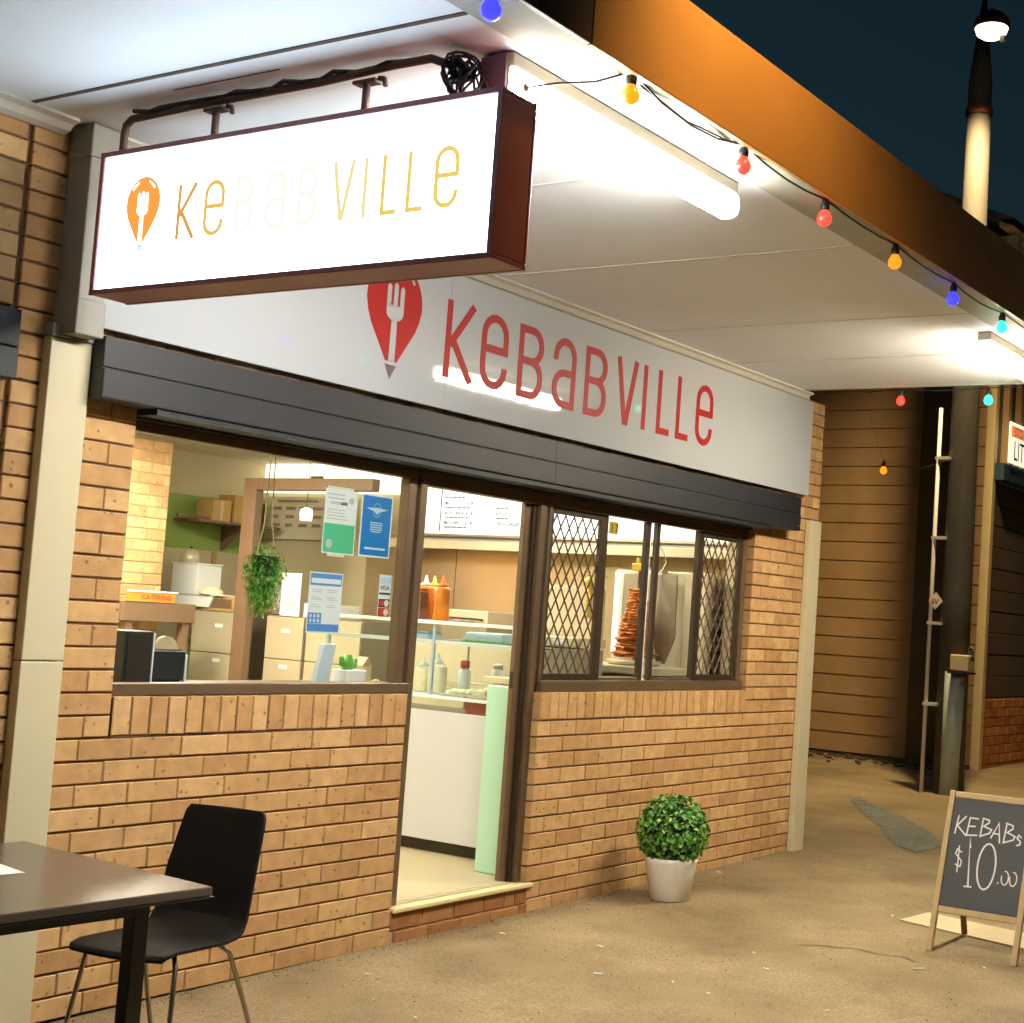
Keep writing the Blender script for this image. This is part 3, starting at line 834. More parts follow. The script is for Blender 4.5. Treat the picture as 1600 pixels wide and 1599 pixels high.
single("feed_cable", "thin cable from the junction box out to the orange bulb", "cable",
       MB().tube([(-.30, -2.03, 3.19), (-.24, -2.10, 3.215), (-.14, -2.17, 3.245), tops[1]], .0038, 6), M['black'], (-.2, -2.1, 3.2), smooth=True)
# bulbs over the lane end
bulb(5.50, -.80, 3.20, 'red', "red festoon bulb against the dark weatherboards, just under the awning end", 1.)
bulb(7.2, .05, 2.93, 'orange', "small orange festoon bulb hanging low before the weatherboards", 1.2, hang=.05)
single("catenary_wire", "hair thin wire across the lane holding the low orange bulb", "wire", MB().tube([(5.96, -.35, 3.24), (6.6, -.15, 3.08), (7.2, .05, 3.012), (8.6, .3, 3.12), (10.18, .52, 3.45)], .0012, 5), M['pole'], (7.2, 0, 3.0), smooth=True)
bulb(5.50, -1.42, 3.19, 'green', "green festoon bulb below the far batten at the right edge", 1.3)
single("festoon_cable", "thin cable along the awning's far end carrying red and green bulbs", "cable",
       MB().tube([(5.48, -2.22, 3.275), (5.50, -1.42, 3.275), (5.50, -1.1, 3.265), (5.50, -.80, 3.285), (5.60, -.5, 3.283)], .0035, 6), M['black'], (5.5, -1, 3.27), smooth=True)

# ================================================================== WINDOWS AND DOOR
FY0, FY1 = .055, .112
t = Thing("shop_window", "big fixed shop window in brown frame with posters on the glass", "window", (.85, .08, 1.19))
fr = MB()
fr.box(.0, 1.672, FY0, FY1, 1.190, 1.238); fr.box(.0, 1.672, FY0, FY1, 2.222, 2.262)
t.part("sill_rail", MB().box(.002, 1.715, .03, FY1, 1.189, 1.236), M['bronze'], bevel=.004)
t.part("head_rail", MB().box(.002, 1.70, FY0, FY1, 2.220, 2.261), M['bronze'], bevel=.004)
t.part("stile", MB().box(.002, .04, FY0, FY1-.001, 1.237, 2.219), M['bronze'], bevel=.003)
t.part("stile", MB().box(1.632, 1.688, FY0-.002, FY1-.001, 1.237, 2.219), M['bronze'], bevel=.003)
t.part("pane", MB().box(.041, 1.631, .085, .090, 1.237, 2.219), M['glass'])
win1 = t
t = Thing("door_frame", "brown aluminium frame of the open shop doorway with sliding leaf pushed aside", "door frame", (2.2, .08, .17))
t.part("jamb", MB().box(1.703, 1.752, .04, .118, .173, 2.219), M['bronze'], bevel=.004)
t.part("jamb_groove", MB().box(1.689, 1.702, .07, .117, .173, 2.219), M['bronze_dark'])
t.part("head_rail", MB().box(1.701, 2.772, .05, .119, 2.198, 2.261), M['bronze'], bevel=.004)
dl = t.part("door_leaf_stile", MB().box(2.60, 2.655, .088, .119, .182, 2.197), M['bronze'], bevel=.004)
t.part("lock_plate", MB().box(2.597, 2.601, .094, .112, 1.20, 1.29), M['kick'], parent=dl)
t.part("jamb", MB().box(2.684, 2.735, .046, .118, .173, 2.197), M['bronze'], bevel=.004)
t.part("jamb_groove", MB().box(2.656, 2.683, .07, .117, .173, 2.197), M['bronze_dark'])
t.part("jamb_packer", MB().box(2.736, 2.772, .06, .117, .173, 2.197), M['bronze_dark'])

t = Thing("screened_window", "brown framed sliding window with diamond mesh screens at both ends", "window", (3.9, .08, 1.19))
t.part("sill_rail", MB().box(2.774, 5.028, .03, FY1, 1.187, 1.245), M['bronze'], bevel=.004)
t.part("head_rail", MB().box(2.774, 5.028, FY0, FY1, 2.205, 2.261), M['bronze'], bevel=.004)
t.part("stile", MB().box(2.774, 2.80, FY0-.002, FY1, 1.246, 2.204), M['bronze'], bevel=.003)
t.part("stile", MB().box(4.975, 5.028, FY0-.002, FY1, 1.246, 2.204), M['bronze'], bevel=.003)
def screen(x0, x1):
    s = MB(); yf = .062
    s.box(x0, x0+.03, yf, yf+.022, 1.247, 2.203); s.box(x1-.05, x1, yf, yf+.022, 1.247, 2.203)
    s.box(x0+.031, x1-.051, yf, yf+.022, 1.247, 1.285); s.box(x0+.031, x1-.051, yf, yf+.022, 2.165, 2.203)
    p = t.part("screen_frame", s, M['bronze_dark'], bevel=.003)
    w = MB(); a0, a1, z0, z1 = x0+.03, x1-.05, 1.285, 2.165
    sx, sz = .082, .135; yw = yf+.010
    def seg(p, q):
        # clip to the frame
        (xa, za), (xb, zb) = p, q
        t0, t1 = 0., 1.
        for d, lo, hi, o in ((xb-xa, a0, a1, xa), (zb-za, z0, z1, za)):
            if abs(d) < 1e-9:
                if o < lo or o > hi: return
                continue
            u, v_ = (lo-o)/d, (hi-o)/d
            t0 = max(t0, min(u, v_)); t1 = min(t1, max(u, v_))
        if t1-t0 < 1e-4: return
        A = Vector((xa+(xb-xa)*t0, yw, za+(zb-za)*t0)); B = Vector((xa+(xb-xa)*t1, yw, za+(zb-za)*t1))
        d = (B-A).normalized(); n = Vector((-d.z, 0, d.x))*.0036
        w.prism([A+n, B+n, B-n, A-n], (0, .006, 0))
    nn = int((a1-a0)/sx)+2; mm = int((z1-z0)/sz)+2
    H = z1-z0+sz; W = H/sz*sx
    i = -int(W/sx)-2
    while i < nn+2:
        xs_ = a0+i*sx
        seg((xs_, z0), (xs_+W, z0+H))
        i += 1
    i = 0
    while i < nn+int(W/sx)+4:
        xs_ = a0+i*sx
        seg((xs_, z0), (xs_-W, z0+H))
        i += 1
    t.part("diamond_mesh", w, M['mesh'], parent=p)
screen(2.80, 3.335)
screen(4.44, 4.975)
for x0, x1 in ((3.336, 3.372), (3.79, 3.832), (3.905, 3.945), (4.405, 4.439)):
    t.part("sash_stile", MB().box(x0, x1, .068, .098, 1.247, 2.203), M['bronze_dark'], bevel=.003)
t.part("sash_edge", MB().box(3.834, 3.850, .075, .092, 1.249, 2.20), M['coolwhite'])
t.part("sash_rail", MB().box(3.373, 3.789, .072, .095, 1.247, 1.262), M['bronze'])
t.part("sash_rail", MB().box(3.946, 4.404, .072, .095, 1.247, 1.262), M['bronze'])
t.part("pane", MB().box(3.373, 3.789, .082, .086, 1.263, 2.203), M['glass'])
t.part("pane", MB().box(3.946, 4.404, .082, .086, 1.263, 2.203), M['glass'])
for k, ch in enumerate("17"):
    tl = t.part("number_tile", MB().box(3.395+k*.047, 3.437+k*.047, .0765, .0805, 2.10, 2.172), M['gold'])
    t.text("digit", ch, .07, (3.405+k*.047, .0762, 2.111), (1, 0, 0), (0, 0, 1), M['ink'], parent=tl)
single("loose_cable", "thin white cable looped inside the sliding window", "cable",
       MB().tube([(4.02, .16, 2.20), (4.10, .17, 2.09), (4.16, .17, 2.03), (4.19, .17, 1.98), (4.15, .17, 1.93), (4.05, .16, 1.905), (3.97, .16, 1.92)], .004, 6), M['coolwhite'], (4.1, .17, 2.0), smooth=True)

# ================================================================== NOTICES ON THE GLASS
PY = .0918
def poster(name, label, x0, x1, z0, z1, tilt=0.):
    t = Thing(name, label, "poster", ((x0+x1)/2, PY, z0))
    t.part("sheet", MB().box(x0, x1, PY, PY+.0008, z0, z1), M['pwhite'])
    t.o.rotation_euler = (0, tilt, 0)
    return t
def area(t, name, x0, x1, z0, z1, m, e=.0006):
    return t.part(name, MB().box(x0, x1, PY-e, PY-.0001, z0, z1), m)
def lines(t, x0, x1, z, n, dz, m, h=.004, jag=.25, centre=False, e=.0009):
    mb = MB(); rr = random.Random(int(z*1000))
    for i in range(n):
        w = (x1-x0)*(1-jag*rr.random()); c = (x0+x1)/2
        a, b = (c-w/2, c+w/2) if centre else (x0, x0+w)
        mb.box(a, b, PY-e, PY-.0001, z-i*dz-h/2, z-i*dz+h/2)
    return t.part("print_lines", mb, m)
t = poster("poster", "half white, half green COVID SAFE poster on the window glass", 1.122, 1.328, 1.820, 2.117)
area(t, "green_field", 1.128, 1.322, 1.826, 1.958, M['pgreen'])
lines(t, 1.14, 1.27, 2.092, 2, .018, M['pgrey'], .007)
t.text("print", "COVID", .021, (1.155, PY-.0008, 2.046), (1, 0, 0), (0, 0, 1), M['pgrey'])
t.text("print", "SAFE", .021, (1.222, PY-.0008, 2.046), (1, 0, 0), (0, 0, 1), M['ink'], bold=.0004)
lines(t, 1.14, 1.28, 2.022, 4, .014, M['pgrey'], .005)
t.part("emblem", MB().tube([(1.29, PY-.0002, 2.07), (1.29, PY-.0009, 2.07)], .016, 16), M['pgrey'])
t.part("emblem", MB().tube([(1.165, PY-.0007, 1.865), (1.165, PY-.0014, 1.865)], .021, 18), M['pgrey'])
t.part("tape", MB().box(1.135, 1.30, PY+.001, PY+.0014, 2.10, 2.128), M['whiteboard'])
t.part("tape", MB().box(1.16, 1.27, PY+.001, PY+.0014, 1.808, 1.83), M['whiteboard'])
t = poster("poster", "bright blue poster with pale round emblem, beside the window's right stile", 1.358, 1.568, 1.822, 2.118)
area(t, "blue_field", 1.366, 1.560, 1.830, 2.110, M['pblue'])
ring = place2d(MB(), ribbon(arc(0, 0, .026, .032, 0, 348, 24), .0022, True), (1.463, PY-.0007, 2.045), (1, 0, 0), (0, 0, 1), .0004)
t.part("emblem_ring", ring, M['tray'])
t.part("emblem_wings", MB().prism([(1.463+x, PY-.0007, 2.045+z) for x, z in [(-.075, .008), (-.03, .010), (0, .012), (.03, .010), (.075, .008), (.05, 0), (.02, -.006), (0, -.02), (-.02, -.006), (-.05, 0)]], (0, -.0004, 0)), M['tray'])
lines(t, 1.415, 1.513, 1.985, 5, .0105, M['tray'], .005, .4, True)
t.part("print_bar", MB().box(1.395, 1.535, PY-.001, PY-.0001, 1.858, 1.868), M['tray'])
t = poster("poster", "white information sheet with blue header and footer bands low on the window", 1.066, 1.274, 1.456, 1.732)
area(t, "header_band", 1.072, 1.268, 1.672, 1.726, M['pblue2'])
area(t, "header_panel", 1.078, 1.262, 1.682, 1.704, M['pwhite'], e=.0009)
area(t, "footer_band", 1.072, 1.268, 1.464, 1.498, M['pblue2'])
area(t, "corner_panel", 1.072, 1.155, 1.500, 1.548, M['pblue2'])
mb = MB()
for i in range(3):
    for j in range(2):
        mb.box(1.082+i*.024, 1.094+i*.024, PY-.0010, PY-.0003, 1.506+j*.021, 1.520+j*.021)
t.part("icon", mb, M['pwhite'])
for xx, zz in ((1.085, 1.652), (1.18, 1.652), (1.085, 1.618), (1.18, 1.618), (1.085, 1.584), (1.18, 1.584)):
    lines(t, xx, xx+.07, zz, 2, .009, M['pgrey'], .004, .4)
t = Thing("payment_sticker", "narrow strip of card payment stickers beside the window's right stile", "sticker", (1.558, PY, 1.545))
t.part("sheet", MB().box(1.517, 1.600, PY, PY+.0008, 1.545, 1.744), M['pwhite'])
t.text("print", "VISA", .033, (1.524, PY-.0008, 1.672), (1, 0, 0), (0, 0, 1), M['ink'])
area(t, "sky_panel", 1.521, 1.596, 1.700, 1.735, M['tray'])
t.part("blue_bar", MB().box(1.521, 1.596, PY-.0007, PY-.0001, 1.650, 1.660), M['ink'])
for zz in (1.61, 1.567):
    t.part("black_panel", MB().box(1.521, 1.596, PY-.0006, PY-.0001, zz-.02, zz+.02), M['redink'] if zz < 1.6 else M['ink'])
    t.part("red_disc", MB().tube([(1.542, PY-.0007, zz), (1.542, PY-.0012, zz)], .0165, 18), M['redtray'])
    t.part("pale_disc", MB().tube([(1.574, PY-.0009, zz), (1.574, PY-.0014, zz)], .0165, 18), M['sauce_c'])

# ================================================================== INSIDE THE SHOP
def simple(name, label, cat, mb, m, origin, **k):
    return single(name, label, cat, mb, m, origin, **k)

for i, (a, b, c, d, lab) in enumerate([(.6, 2.0, 1.0, 1.6, "assumed ceiling light panel inside the shop nearest the big window"), (3.4, 4.8, 1.2, 1.8, "assumed ceiling light panel over the counter inside the shop"), (2.0, 3.4, 3.4, 4.0, "assumed ceiling light panel at the back of the shop")]):  # assumed panels, out of view, added to light the shop's interior
    t = Thing("assumed_ceiling_light", lab, "ceiling light", ((a+b)/2, (c+d)/2, 2.77))
    t.part("frame", MB().box(a-.03, b+.03, c-.03, d+.03, 2.785, 2.799), M['coolwhite'])
    t.part("diffuser", MB().box(a, b, c, d, 2.774, 2.784), M['room_light_back' if i == 2 else 'room_light'])
# brick nib wall
t = Thing("brick_nib", "pale brick nib wall inside the shop seen through the big window", "brick wall", (3.4, 4.7, .17))
mo = MB()
lay(t, mo, 2.6, 3.99, 3, 30, 2.85, M['brick_pale'], y=4.65, base=.17, fill=.005, rec=.006)
t.part("mortar", mo, M['mortar_in'])
t.part("core", MB().box(2.6, 3.98, 4.752, 5.44, .17, 2.799), M['in_wall'])
# ledge under the window
single("window_ledge", "plain ledge inside along the big window", "ledge", MB().box(.0, 1.66, .222, .62, 1.18, 1.205).box(.0, .04, .222, .6, .17, 1.179).box(1.6, 1.64, .222, .6, .17, 1.179), M['brown'], (.8, .4, .17), bevel=.004)
t = Thing("speaker_box", "taller black box at the lower left corner of the big window", "speaker", (.42, .45, 1.206))
t.part("cabinet", MB().box(.352, .495, .40, .54, 1.206, 1.427), M['plastic_black'], bevel=.005)
t.part("trim", MB().box(.497, .505, .40, .41, 1.206, 1.42), M['coolwhite'])
t.part("grille", MB().box(.362, .485, .394, .399, 1.216, 1.417), M['kick'])
t = Thing("till_screen", "lower black till screen beside the black speaker box", "screen", (.61, .47, 1.206))
t.part("screen", MB().box(.522, .690, .42, .45, 1.22, 1.345), M['plastic_black'], bevel=.004)
t.part("bezel", MB().box(.516, .698, .452, .475, 1.21, 1.352), M['kick'], bevel=.004)
t.part("side_trim", MB().box(.70, .712, .43, .47, 1.206, 1.33), M['coolwhite'], bevel=.002)
t.part("stand", MB().box(.58, .64, .46, .54, 1.206, 1.222), M['plastic_black'])
single("scoop_lid", "beige half round lid standing behind the till screen", "lid",
       MB().prism([(.65+.062*math.cos(a), .50, 1.206+.14+.06*math.sin(a)) for a in [k*math.pi/14 for k in range(15)]]+[(.588, .50, 1.206), (.712, .50, 1.206)], (0, .02, 0)), M['clay'], (.65, .5, 1.206))
single("paper_roll", "curled white paper roll standing at the window's left edge", "paper roll",
       MB().tube([(.345, .56, 1.428), (.348, .56, 1.52), (.362, .56, 1.58), (.375, .56, 1.62)], .012, 8), M['coolwhite'], (.35, .56, 1.43), smooth=True)
single("sign_holder", "pale blue panel leaning on the ledge at the window's lower right", "sign holder",
       MB().prism([(1.50, .44, 1.206), (1.585, .44, 1.206), (1.625, .44, 1.395), (1.545, .44, 1.395)], (0, .035, 0)), M['skyblue'], (1.56, .45, 1.206), bevel=.004)
t = Thing("cactus_pot", "toy green cactus in a white box pot inside the window corner", "potted plant", (1.70, .42, 1.206))
t.part("pot", MB().prism([(1.635, .38, 1.206), (1.775, .38, 1.206), (1.785, .38, 1.272), (1.645, .38, 1.272)], (0, .10, 0)), M['coolwhite'], bevel=.004)
t.part("cactus", MB().tube([(1.70, .43, 1.27), (1.70, .43, 1.30), (1.70, .43, 1.345)], [.028, .03, .02], 10).tube([(1.70, .43, 1.295), (1.66, .43, 1.30), (1.652, .43, 1.335)], [.016, .017, .012], 8).tube([(1.70, .43, 1.285), (1.745, .43, 1.29), (1.752, .43, 1.325)], [.016, .017, .012], 8), M['cactus'], smooth=True)
t = Thing("gift_candle", "small cream house shaped candle beside the toy cactus", "candle", (1.86, .46, 1.0))
t.part("body", MB().box(1.82, 1.885, .44, .50, 1.206, 1.29), M['sauce_c'], bevel=.003)
t.part("peak", MB().prism([(1.815, .438, 1.29), (1.89, .438, 1.29), (1.853, .438, 1.335)], (0, .064, 0)), M['clay'])
t.part("stand", MB().box(1.835, 1.87, .45, .49, .17, 1.206), M['steel'])

def foliage(c, rx, rz, n, size, rnd, shell=.72, droop=0.):
    mb = MB()
    for i in range(n):
        u = rnd.uniform(-1, 1); a = rnd.uniform(0, 2*math.pi); s = math.sqrt(1-u*u)
        d = Vector((s*math.cos(a), s*math.sin(a), u)); rr = rnd.uniform(shell, 1.03)
        p = Vector((c[0]+d.x*rx*rr, c[1]+d.y*rx*rr, c[2]+d.z*rz*rr))
        nrm = (d+Vector((rnd.uniform(-.7, .7), rnd.uniform(-.7, .7), rnd.uniform(-.5, .9)))).normalized()
        t1 = nrm.cross(Vector((rnd.uniform(-1, 1), rnd.uniform(-1, 1), rnd.uniform(-1, 1)))).normalized()
        if droop: t1 = (t1*(1-droop)+Vector((0, 0, -1))*droop).normalized()
        t2 = nrm.cross(t1).normalized()
        L_ = size*rnd.uniform(.55, 1.4); W_ = L_*rnd.uniform(.5, .75)
        if droop: W_ *= .5
        k = nrm*L_*.12
        mb.add([p-t1*L_*.5, p+t2*W_*.5+k, p+t1*L_*.5, p-t2*W_*.5+k, p-t1*L_*.1+t2*W_*.42+k, p], [(0, 1, 5), (1, 2, 5), (2, 3, 5), (3, 0, 5)])
    return mb
rnd = random.Random(11)
t = Thing("hanging_plant", "bushy green artificial plant hanging inside the big window", "hanging plant", (1.045, .36, 1.9))
fm = foliage((1.045, .36, 1.715), .098, .125, 900, .024, rnd, .55, .35)
f2 = foliage((1.03, .36, 1.61), .075, .105, 500, .024, rnd, .3, .6)
fm.add(f2.v, f2.f)
t.part("foliage", fm, M['leaf2'], kind="stuff")
t.part("pot", MB().lathe((1.045, .36, 1.70), [(.05, 0), (.062, .09)], 14), M['soil'])
t.part("cord", MB().tube([(1.10, .36, 1.79), (1.065, .36, 1.95), (1.05, .36, 2.42), (1.05, .36, 2.80)], .003, 5).tube([(.99, .36, 1.79), (1.02, .36, 1.93), (1.035, .36, 2.42), (1.04, .36, 2.80)], .003, 5), M['timber'])
fl = foliage((1.105, .33, 1.60), .05, .075, 60, .016, rnd, .3, .5)
t.part("white_sprigs", fl, M['coolwhite'], kind="stuff")

# gantry frame and cabinets
t = Thing("brown_gantry", "dark brown timber post and beam standing inside before the steel cabinets", "timber frame", (4.45, 3.6, .17))
t.part("post", MB().box(4.42, 4.50, 4.16, 4.30, .17, 2.53), M['brown'], bevel=.006)
t.part("beam", MB().box(4.42, 4.50, 2.93, 4.159, 2.435, 2.53), M['brown'], bevel=.006)
def cabinet(label, y0, y1, x0=4.6, x1=5.2, zt=1.462, tags=((1.33, .5), (1.05, .5))):
    t = Thing("steel_cabinet", label, "steel cabinet", ((x0+x1)/2, (y0+y1)/2, .17))
    t.part("carcass", MB().box(x0+.02, x1, y0, y1, .17, zt), M['steel_dark'])
    t.part("door", MB().box(x0, x0+.018, y0+.008, y1-.008, 1.125, zt-.01), M['steel'], bevel=.003)
    t.part("door", MB().box(x0, x0+.018, y0+.008, y1-.008, .30, 1.118), M['steel'], bevel=.003)
    for z, f_ in tags:
        yy = y0+(y1-y0)*f_
        t.part("label_tag", MB().box(x0-.002, x0, yy-.06, yy+.03, z, z+.03), M['coolwhite'])
cabinet("left steel cabinet with two white tags, under the cardboard carton", 4.36, 4.98)
cabinet("middle steel cabinet with two white tags, right of the hanging plant", 3.70, 4.12)
cabinet("right steel cabinet behind the white information sheet", 3.10, 3.68, tags=())
t = Thing("cardboard_carton", "open cardboard carton on the left steel cabinet", "carton", (4.75, 4.64, 1.463))
t.part("body", MB().box(4.62, 4.90, 4.38, 4.90, 1.463, 1.578), M['cardboard'], bevel=.003)
t.part("window_cut", MB().box(4.617, 4.619, 4.55, 4.88, 1.485, 1.56), M['brown'])
t = Thing("plastic_tub", "white plastic tub and lid heaped beside the carton", "tub", (4.75, 5.1, 1.463))
t.part("tub", MB().prism([(4.60, 4.75, 1.58), (4.60, 5.24, 1.58), (4.60, 5.20, 1.485), (4.60, 4.80, 1.485)], (.25, 0, 0)), M['coolwhite'], bevel=.004)
t.part("rim", MB().box(4.59, 4.86, 4.62, 5.26, 1.582, 1.592), M['coolwhite'])
t.part("foot", MB().box(4.65, 4.82, 4.9, 5.15, 1.463, 1.484), M['steel_dark'])
t = Thing("bright_docket_box", "bright white box standing on the tub at the back of the shop", "box", (4.75, 5.1, 1.593))
t.part("box_body", MB().box(4.60, 4.85, 4.96, 5.27, 1.593, 1.83), M['coolwhite'], bevel=.004)
t.part("lid", MB().box(4.59, 4.86, 4.95, 5.28, 1.831, 1.842), M['coolwhite'], bevel=.003)
t.part("paper_heap", MB().lathe((4.66, 4.84, 1.593), [(.10, 0), (.09, .03), (.05, .055), (.01, .065)], 10), M['sauce_c'])
t = Thing("catering_banner", "small orange banner reading CATERING before the brick nib", "banner", (3.7, 4.38, 1.17))
t.part("banner", MB().box(3.47, 3.91, 4.38, 4.384, 1.508, 1.576), M['orange_cloth'])
t.text("print", "CATERING", .05, (3.60, 4.378, 1.526), (1, 0, 0), (0, 0, 1), M['redink'], sx=1.15, bold=.0006)
t.part("white_edge", MB().box(3.48, 3.93, 4.375, 4.395, 1.579, 1.592), M['coolwhite'])
t.part("bench", MB().box(3.46, 4.12, 4.386, 4.62, 1.36, 1.506), M['brown'], bevel=.005)
t.part("bench_leg", MB().box(3.50, 3.56, 4.40, 4.46, .17, 1.359), M['brown'])
t.part("bench_leg", MB().box(4.02, 4.08, 4.40, 4.46, .17, 1.359), M['brown'])
# shelf with cartons on the green wall
t = Thing("wall_shelf", "brown wall shelf on the green back wall", "shelf", (5.0, 5.3, 2.2))
t.part("board", MB().box(4.70, 5.60, 5.10, 5.44, 2.195, 2.218), M['brown'], bevel=.003)
t.part("rail", MB().box(4.56, 4.9, 5.20, 5.24, 2.222, 2.245), M['brown'])
t.part("bracket", MB().prism([(5.23, 5.44, 2.19), (5.23, 5.44, 1.98), (5.23, 5.15, 2.19)], (.03, 0, 0)), M['brown'])
for lab, a, b, z1 in (("smaller cardboard carton on the shelf against the green wall", 4.885, 5.085, 2.40), ("larger cardboard carton on the shelf beside the dark post", 5.12, 5.40, 2.46)):
    t = Thing("cardboard_carton", lab, "carton", ((a+b)/2, 5.26, 2.219))
    t.part("body", MB().box(a, b, 5.17, 5.38, 2.219, z1), M['cardboard'], bevel=.004)
    t.part("tape", MB().box(a+.08, a+.11, 5.168, 5.1695, 2.222, z1-.01), M['clay'])
single("steel_splashback", "dull steel splashback on the back wall below the brown shelf", "splashback", MB().box(4.0, 5.715, 5.425, 5.443, 1.2, 1.965), M['steel'], (4.9, 5.43, 1.2))
t = Thing("wall_kettle", "pale round kettle shape before the steel splashback", "kettle", (4.72, 5.33, 1.845))
t.part("body", MB().lathe((4.70, 5.18, 1.843), [(.09, 0), (.085, .05), (.06, .10), (.02, .12)], 14), M['steel'], smooth=True)
t.part("knob", MB().ball((4.70, 5.18, 1.97), .012), M['kick'])
single("hanging_paddle", "pale timber paddle hanging on the steel splashback", "paddle", MB().box(5.13, 5.17, 5.40, 5.418, 1.78, 1.96).lathe((5.15, 5.40, 1.70), [(.03, -.09), (.055, -.05), (.06, 0), (.04, .06), (.02, .1)], 12), M['timber'], (5.15, 5.41, 1.7))
# notice board and menu light boxes on the right hand wall
t = Thing("notice_board", "cream notice board with rows of small print below the brown beam", "notice board", (5.69, 4.9, 2.12))
t.part("board", MB().box(5.68, 5.712, 4.30, 5.40, 2.125, 2.50), M['whiteboard'])
mb = MB(); rr = random.Random(5)
for row, z in enumerate((2.40, 2.325, 2.25)):
    for k in range(6):
        y = 5.30-k*.165
        w = rr.uniform(.07, .13)
        if row == 2 and k > 3: continue
        mb.box(5.677, 5.679, y-w, y, z-.014, z+.014)
t.part("print_row", mb, M['boxprint'])
t.part("header_print", MB().box(5.677, 5.679, 4.75, 5.25, 2.455, 2.475), M['boxprint'])
t = Thing("menu_light_box", "warm lit menu box high behind the brown beam", "menu board", (5.69, 4.6, 2.56))
t.part("face", MB().box(5.672, 5.70, 3.745, 4.62, 2.54, 2.795), M['menu_warm'])
t.part("face", MB().box(5.672, 5.70, 4.63, 5.43, 2.54, 2.795), M['menu_warm'])
t.part("print_row", MB().box(5.669, 5.671, 4.70, 4.86, 2.66, 2.69), M['boxprint'])
t = Thing("menu_light_box", "bright white menu light box on the wall above the counter", "menu board", (5.69, 2.1, 2.2))
t.part("face", MB().box(5.668, 5.70, .40, 3.70, 2.216, 2.78), M['menu'])
t.part("bottom_rim", MB().box(5.655, 5.70, .38, 3.72, 2.196, 2.215), M['steel'])
t.part("divider", MB().box(5.664, 5.667, 3.322, 3.332, 2.235, 2.72), M['menu_ink'])
def mtx(y, z, s, body, sz):
    t.text("menu_print", body, sz, (5.665, y, z), (0, -1, 0), (0, 0, 1), M['menu_ink'], sx=s, bold=.0008)
for z, a, b, c in ((2.540, None, None, "BEEF LETTUCE TOMATO ONION CHEESE"), (2.457, "MIX", "$11.00", "CHICKEN BEEF LETTUCE TOMATO ONION CHEESE"),
                   (2.375, "SATAY CHICKEN", "$11.00", "CHICKEN TOMATO ONION CHEESE SATAY SAUCE"), (2.295, "MEATLOVERS", "$11.00", "CHICKEN BEEF PEPPERONI CABANOSSI CHEESE")):
    if a:
        mtx(3.285, z, .72, a, .038); mtx(3.06, z, .72, b, .038)
    mtx(3.285, z-.031, .55, c, .021)
for z, a, c in ((2.457, None, "SPINACH MIXED CHEESE"), (2.375, "RUSTICA", "SUPREME MIXED CHEESE"), (2.295, "CHEESE & GARLIC", None)):
    if a:
        mtx(2.745, z, .72, a, .038); mtx(2.53, z, .72, "$9", .038)
    if c: mtx(2.745, z-.031, .55, c, .021)
mtx(3.62, 2.30, .6, "BBQ MIXED CHEESE", .024)
# steel kitchen wall, hood, bench
t = Thing("kitchen_wall_panel", "warm reflecting steel wall panels below the bright menu box", "wall panel", (5.7, 2.0, 1.2))
yy = .3
for w in (.95, .95, .95, 1.0):
    t.part("steel_panel", MB().box(5.70, 5.712, yy+.004, yy+w-.004, .9, 2.19), M['steel_wall'], bevel=.002)
    yy += w
t.part("backing", MB().box(5.713, 5.717, .3, 4.15, .9, 2.19), M['steel_dark'])
t = Thing("range_hood", "long dull steel range hood lip under the bright menu box", "range hood", (5.5, 2.0, 2.06))
t.part("lip", MB().box(5.36, 5.40, .35, 3.75, 2.075, 2.145), M['steel'], bevel=.004)
t.part("canopy", MB().prism([(5.40, .36, 2.14), (5.698, .36, 2.19), (5.698, .36, 2.172), (5.40, .36, 2.12)], (0, 3.38, 0)), M['steel_dark'])
t = Thing("kitchen_bench", "steel kitchen bench along the right hand wall of the shop", "bench", (5.4, 2.0, .17))
t.part("top", MB().box(5.0, 5.698, .25, 3.05, 1.22, 1.25), M['steel'], bevel=.004)
t.part("cupboard", MB().box(5.04, 5.69, .27, 3.03, .25, 1.219), M['steel_dark'])
t.part("plinth", MB().box(5.1, 5.69, .27, 3.03, .17, .249), M['kick'])
t = Thing("sandwich_press", "flat steel sandwich press on the kitchen bench seen through the door", "press", (5.25, 2.52, 1.25))
t.part("base", MB().box(5.10, 5.45, 2.30, 2.75, 1.251, 1.49), M['steel_dark'], bevel=.006)
t.part("lid", MB().box(5.08, 5.46, 2.28, 2.77, 1.50, 1.60), M['steel'], bevel=.01)
t.part("handle", MB().tube([(5.07, 2.32, 1.53), (5.05, 2.4, 1.535), (5.05, 2.64, 1.535), (5.07, 2.72, 1.53)], .008, 6), M['kick'])
t.part("button_row", MB().box(5.077, 5.079, 2.35, 2.40, 1.515, 1.525).box(5.077, 5.079, 2.45, 2.50, 1.515, 1.525).box(5.077, 5.079, 2.55, 2.60, 1.515, 1.525), M['coolwhite'])
single("white_hose", "thin white hose standing up at the kitchen bench", "hose", MB().tube([(5.2, 2.12, 1.25), (5.2, 2.12, 1.5), (5.2, 2.10, 1.75), (5.2, 2.06, 1.86), (5.2, 2.03, 1.88)], .011, 6), M['coolwhite'], (5.2, 2.1, 1.25), smooth=True)

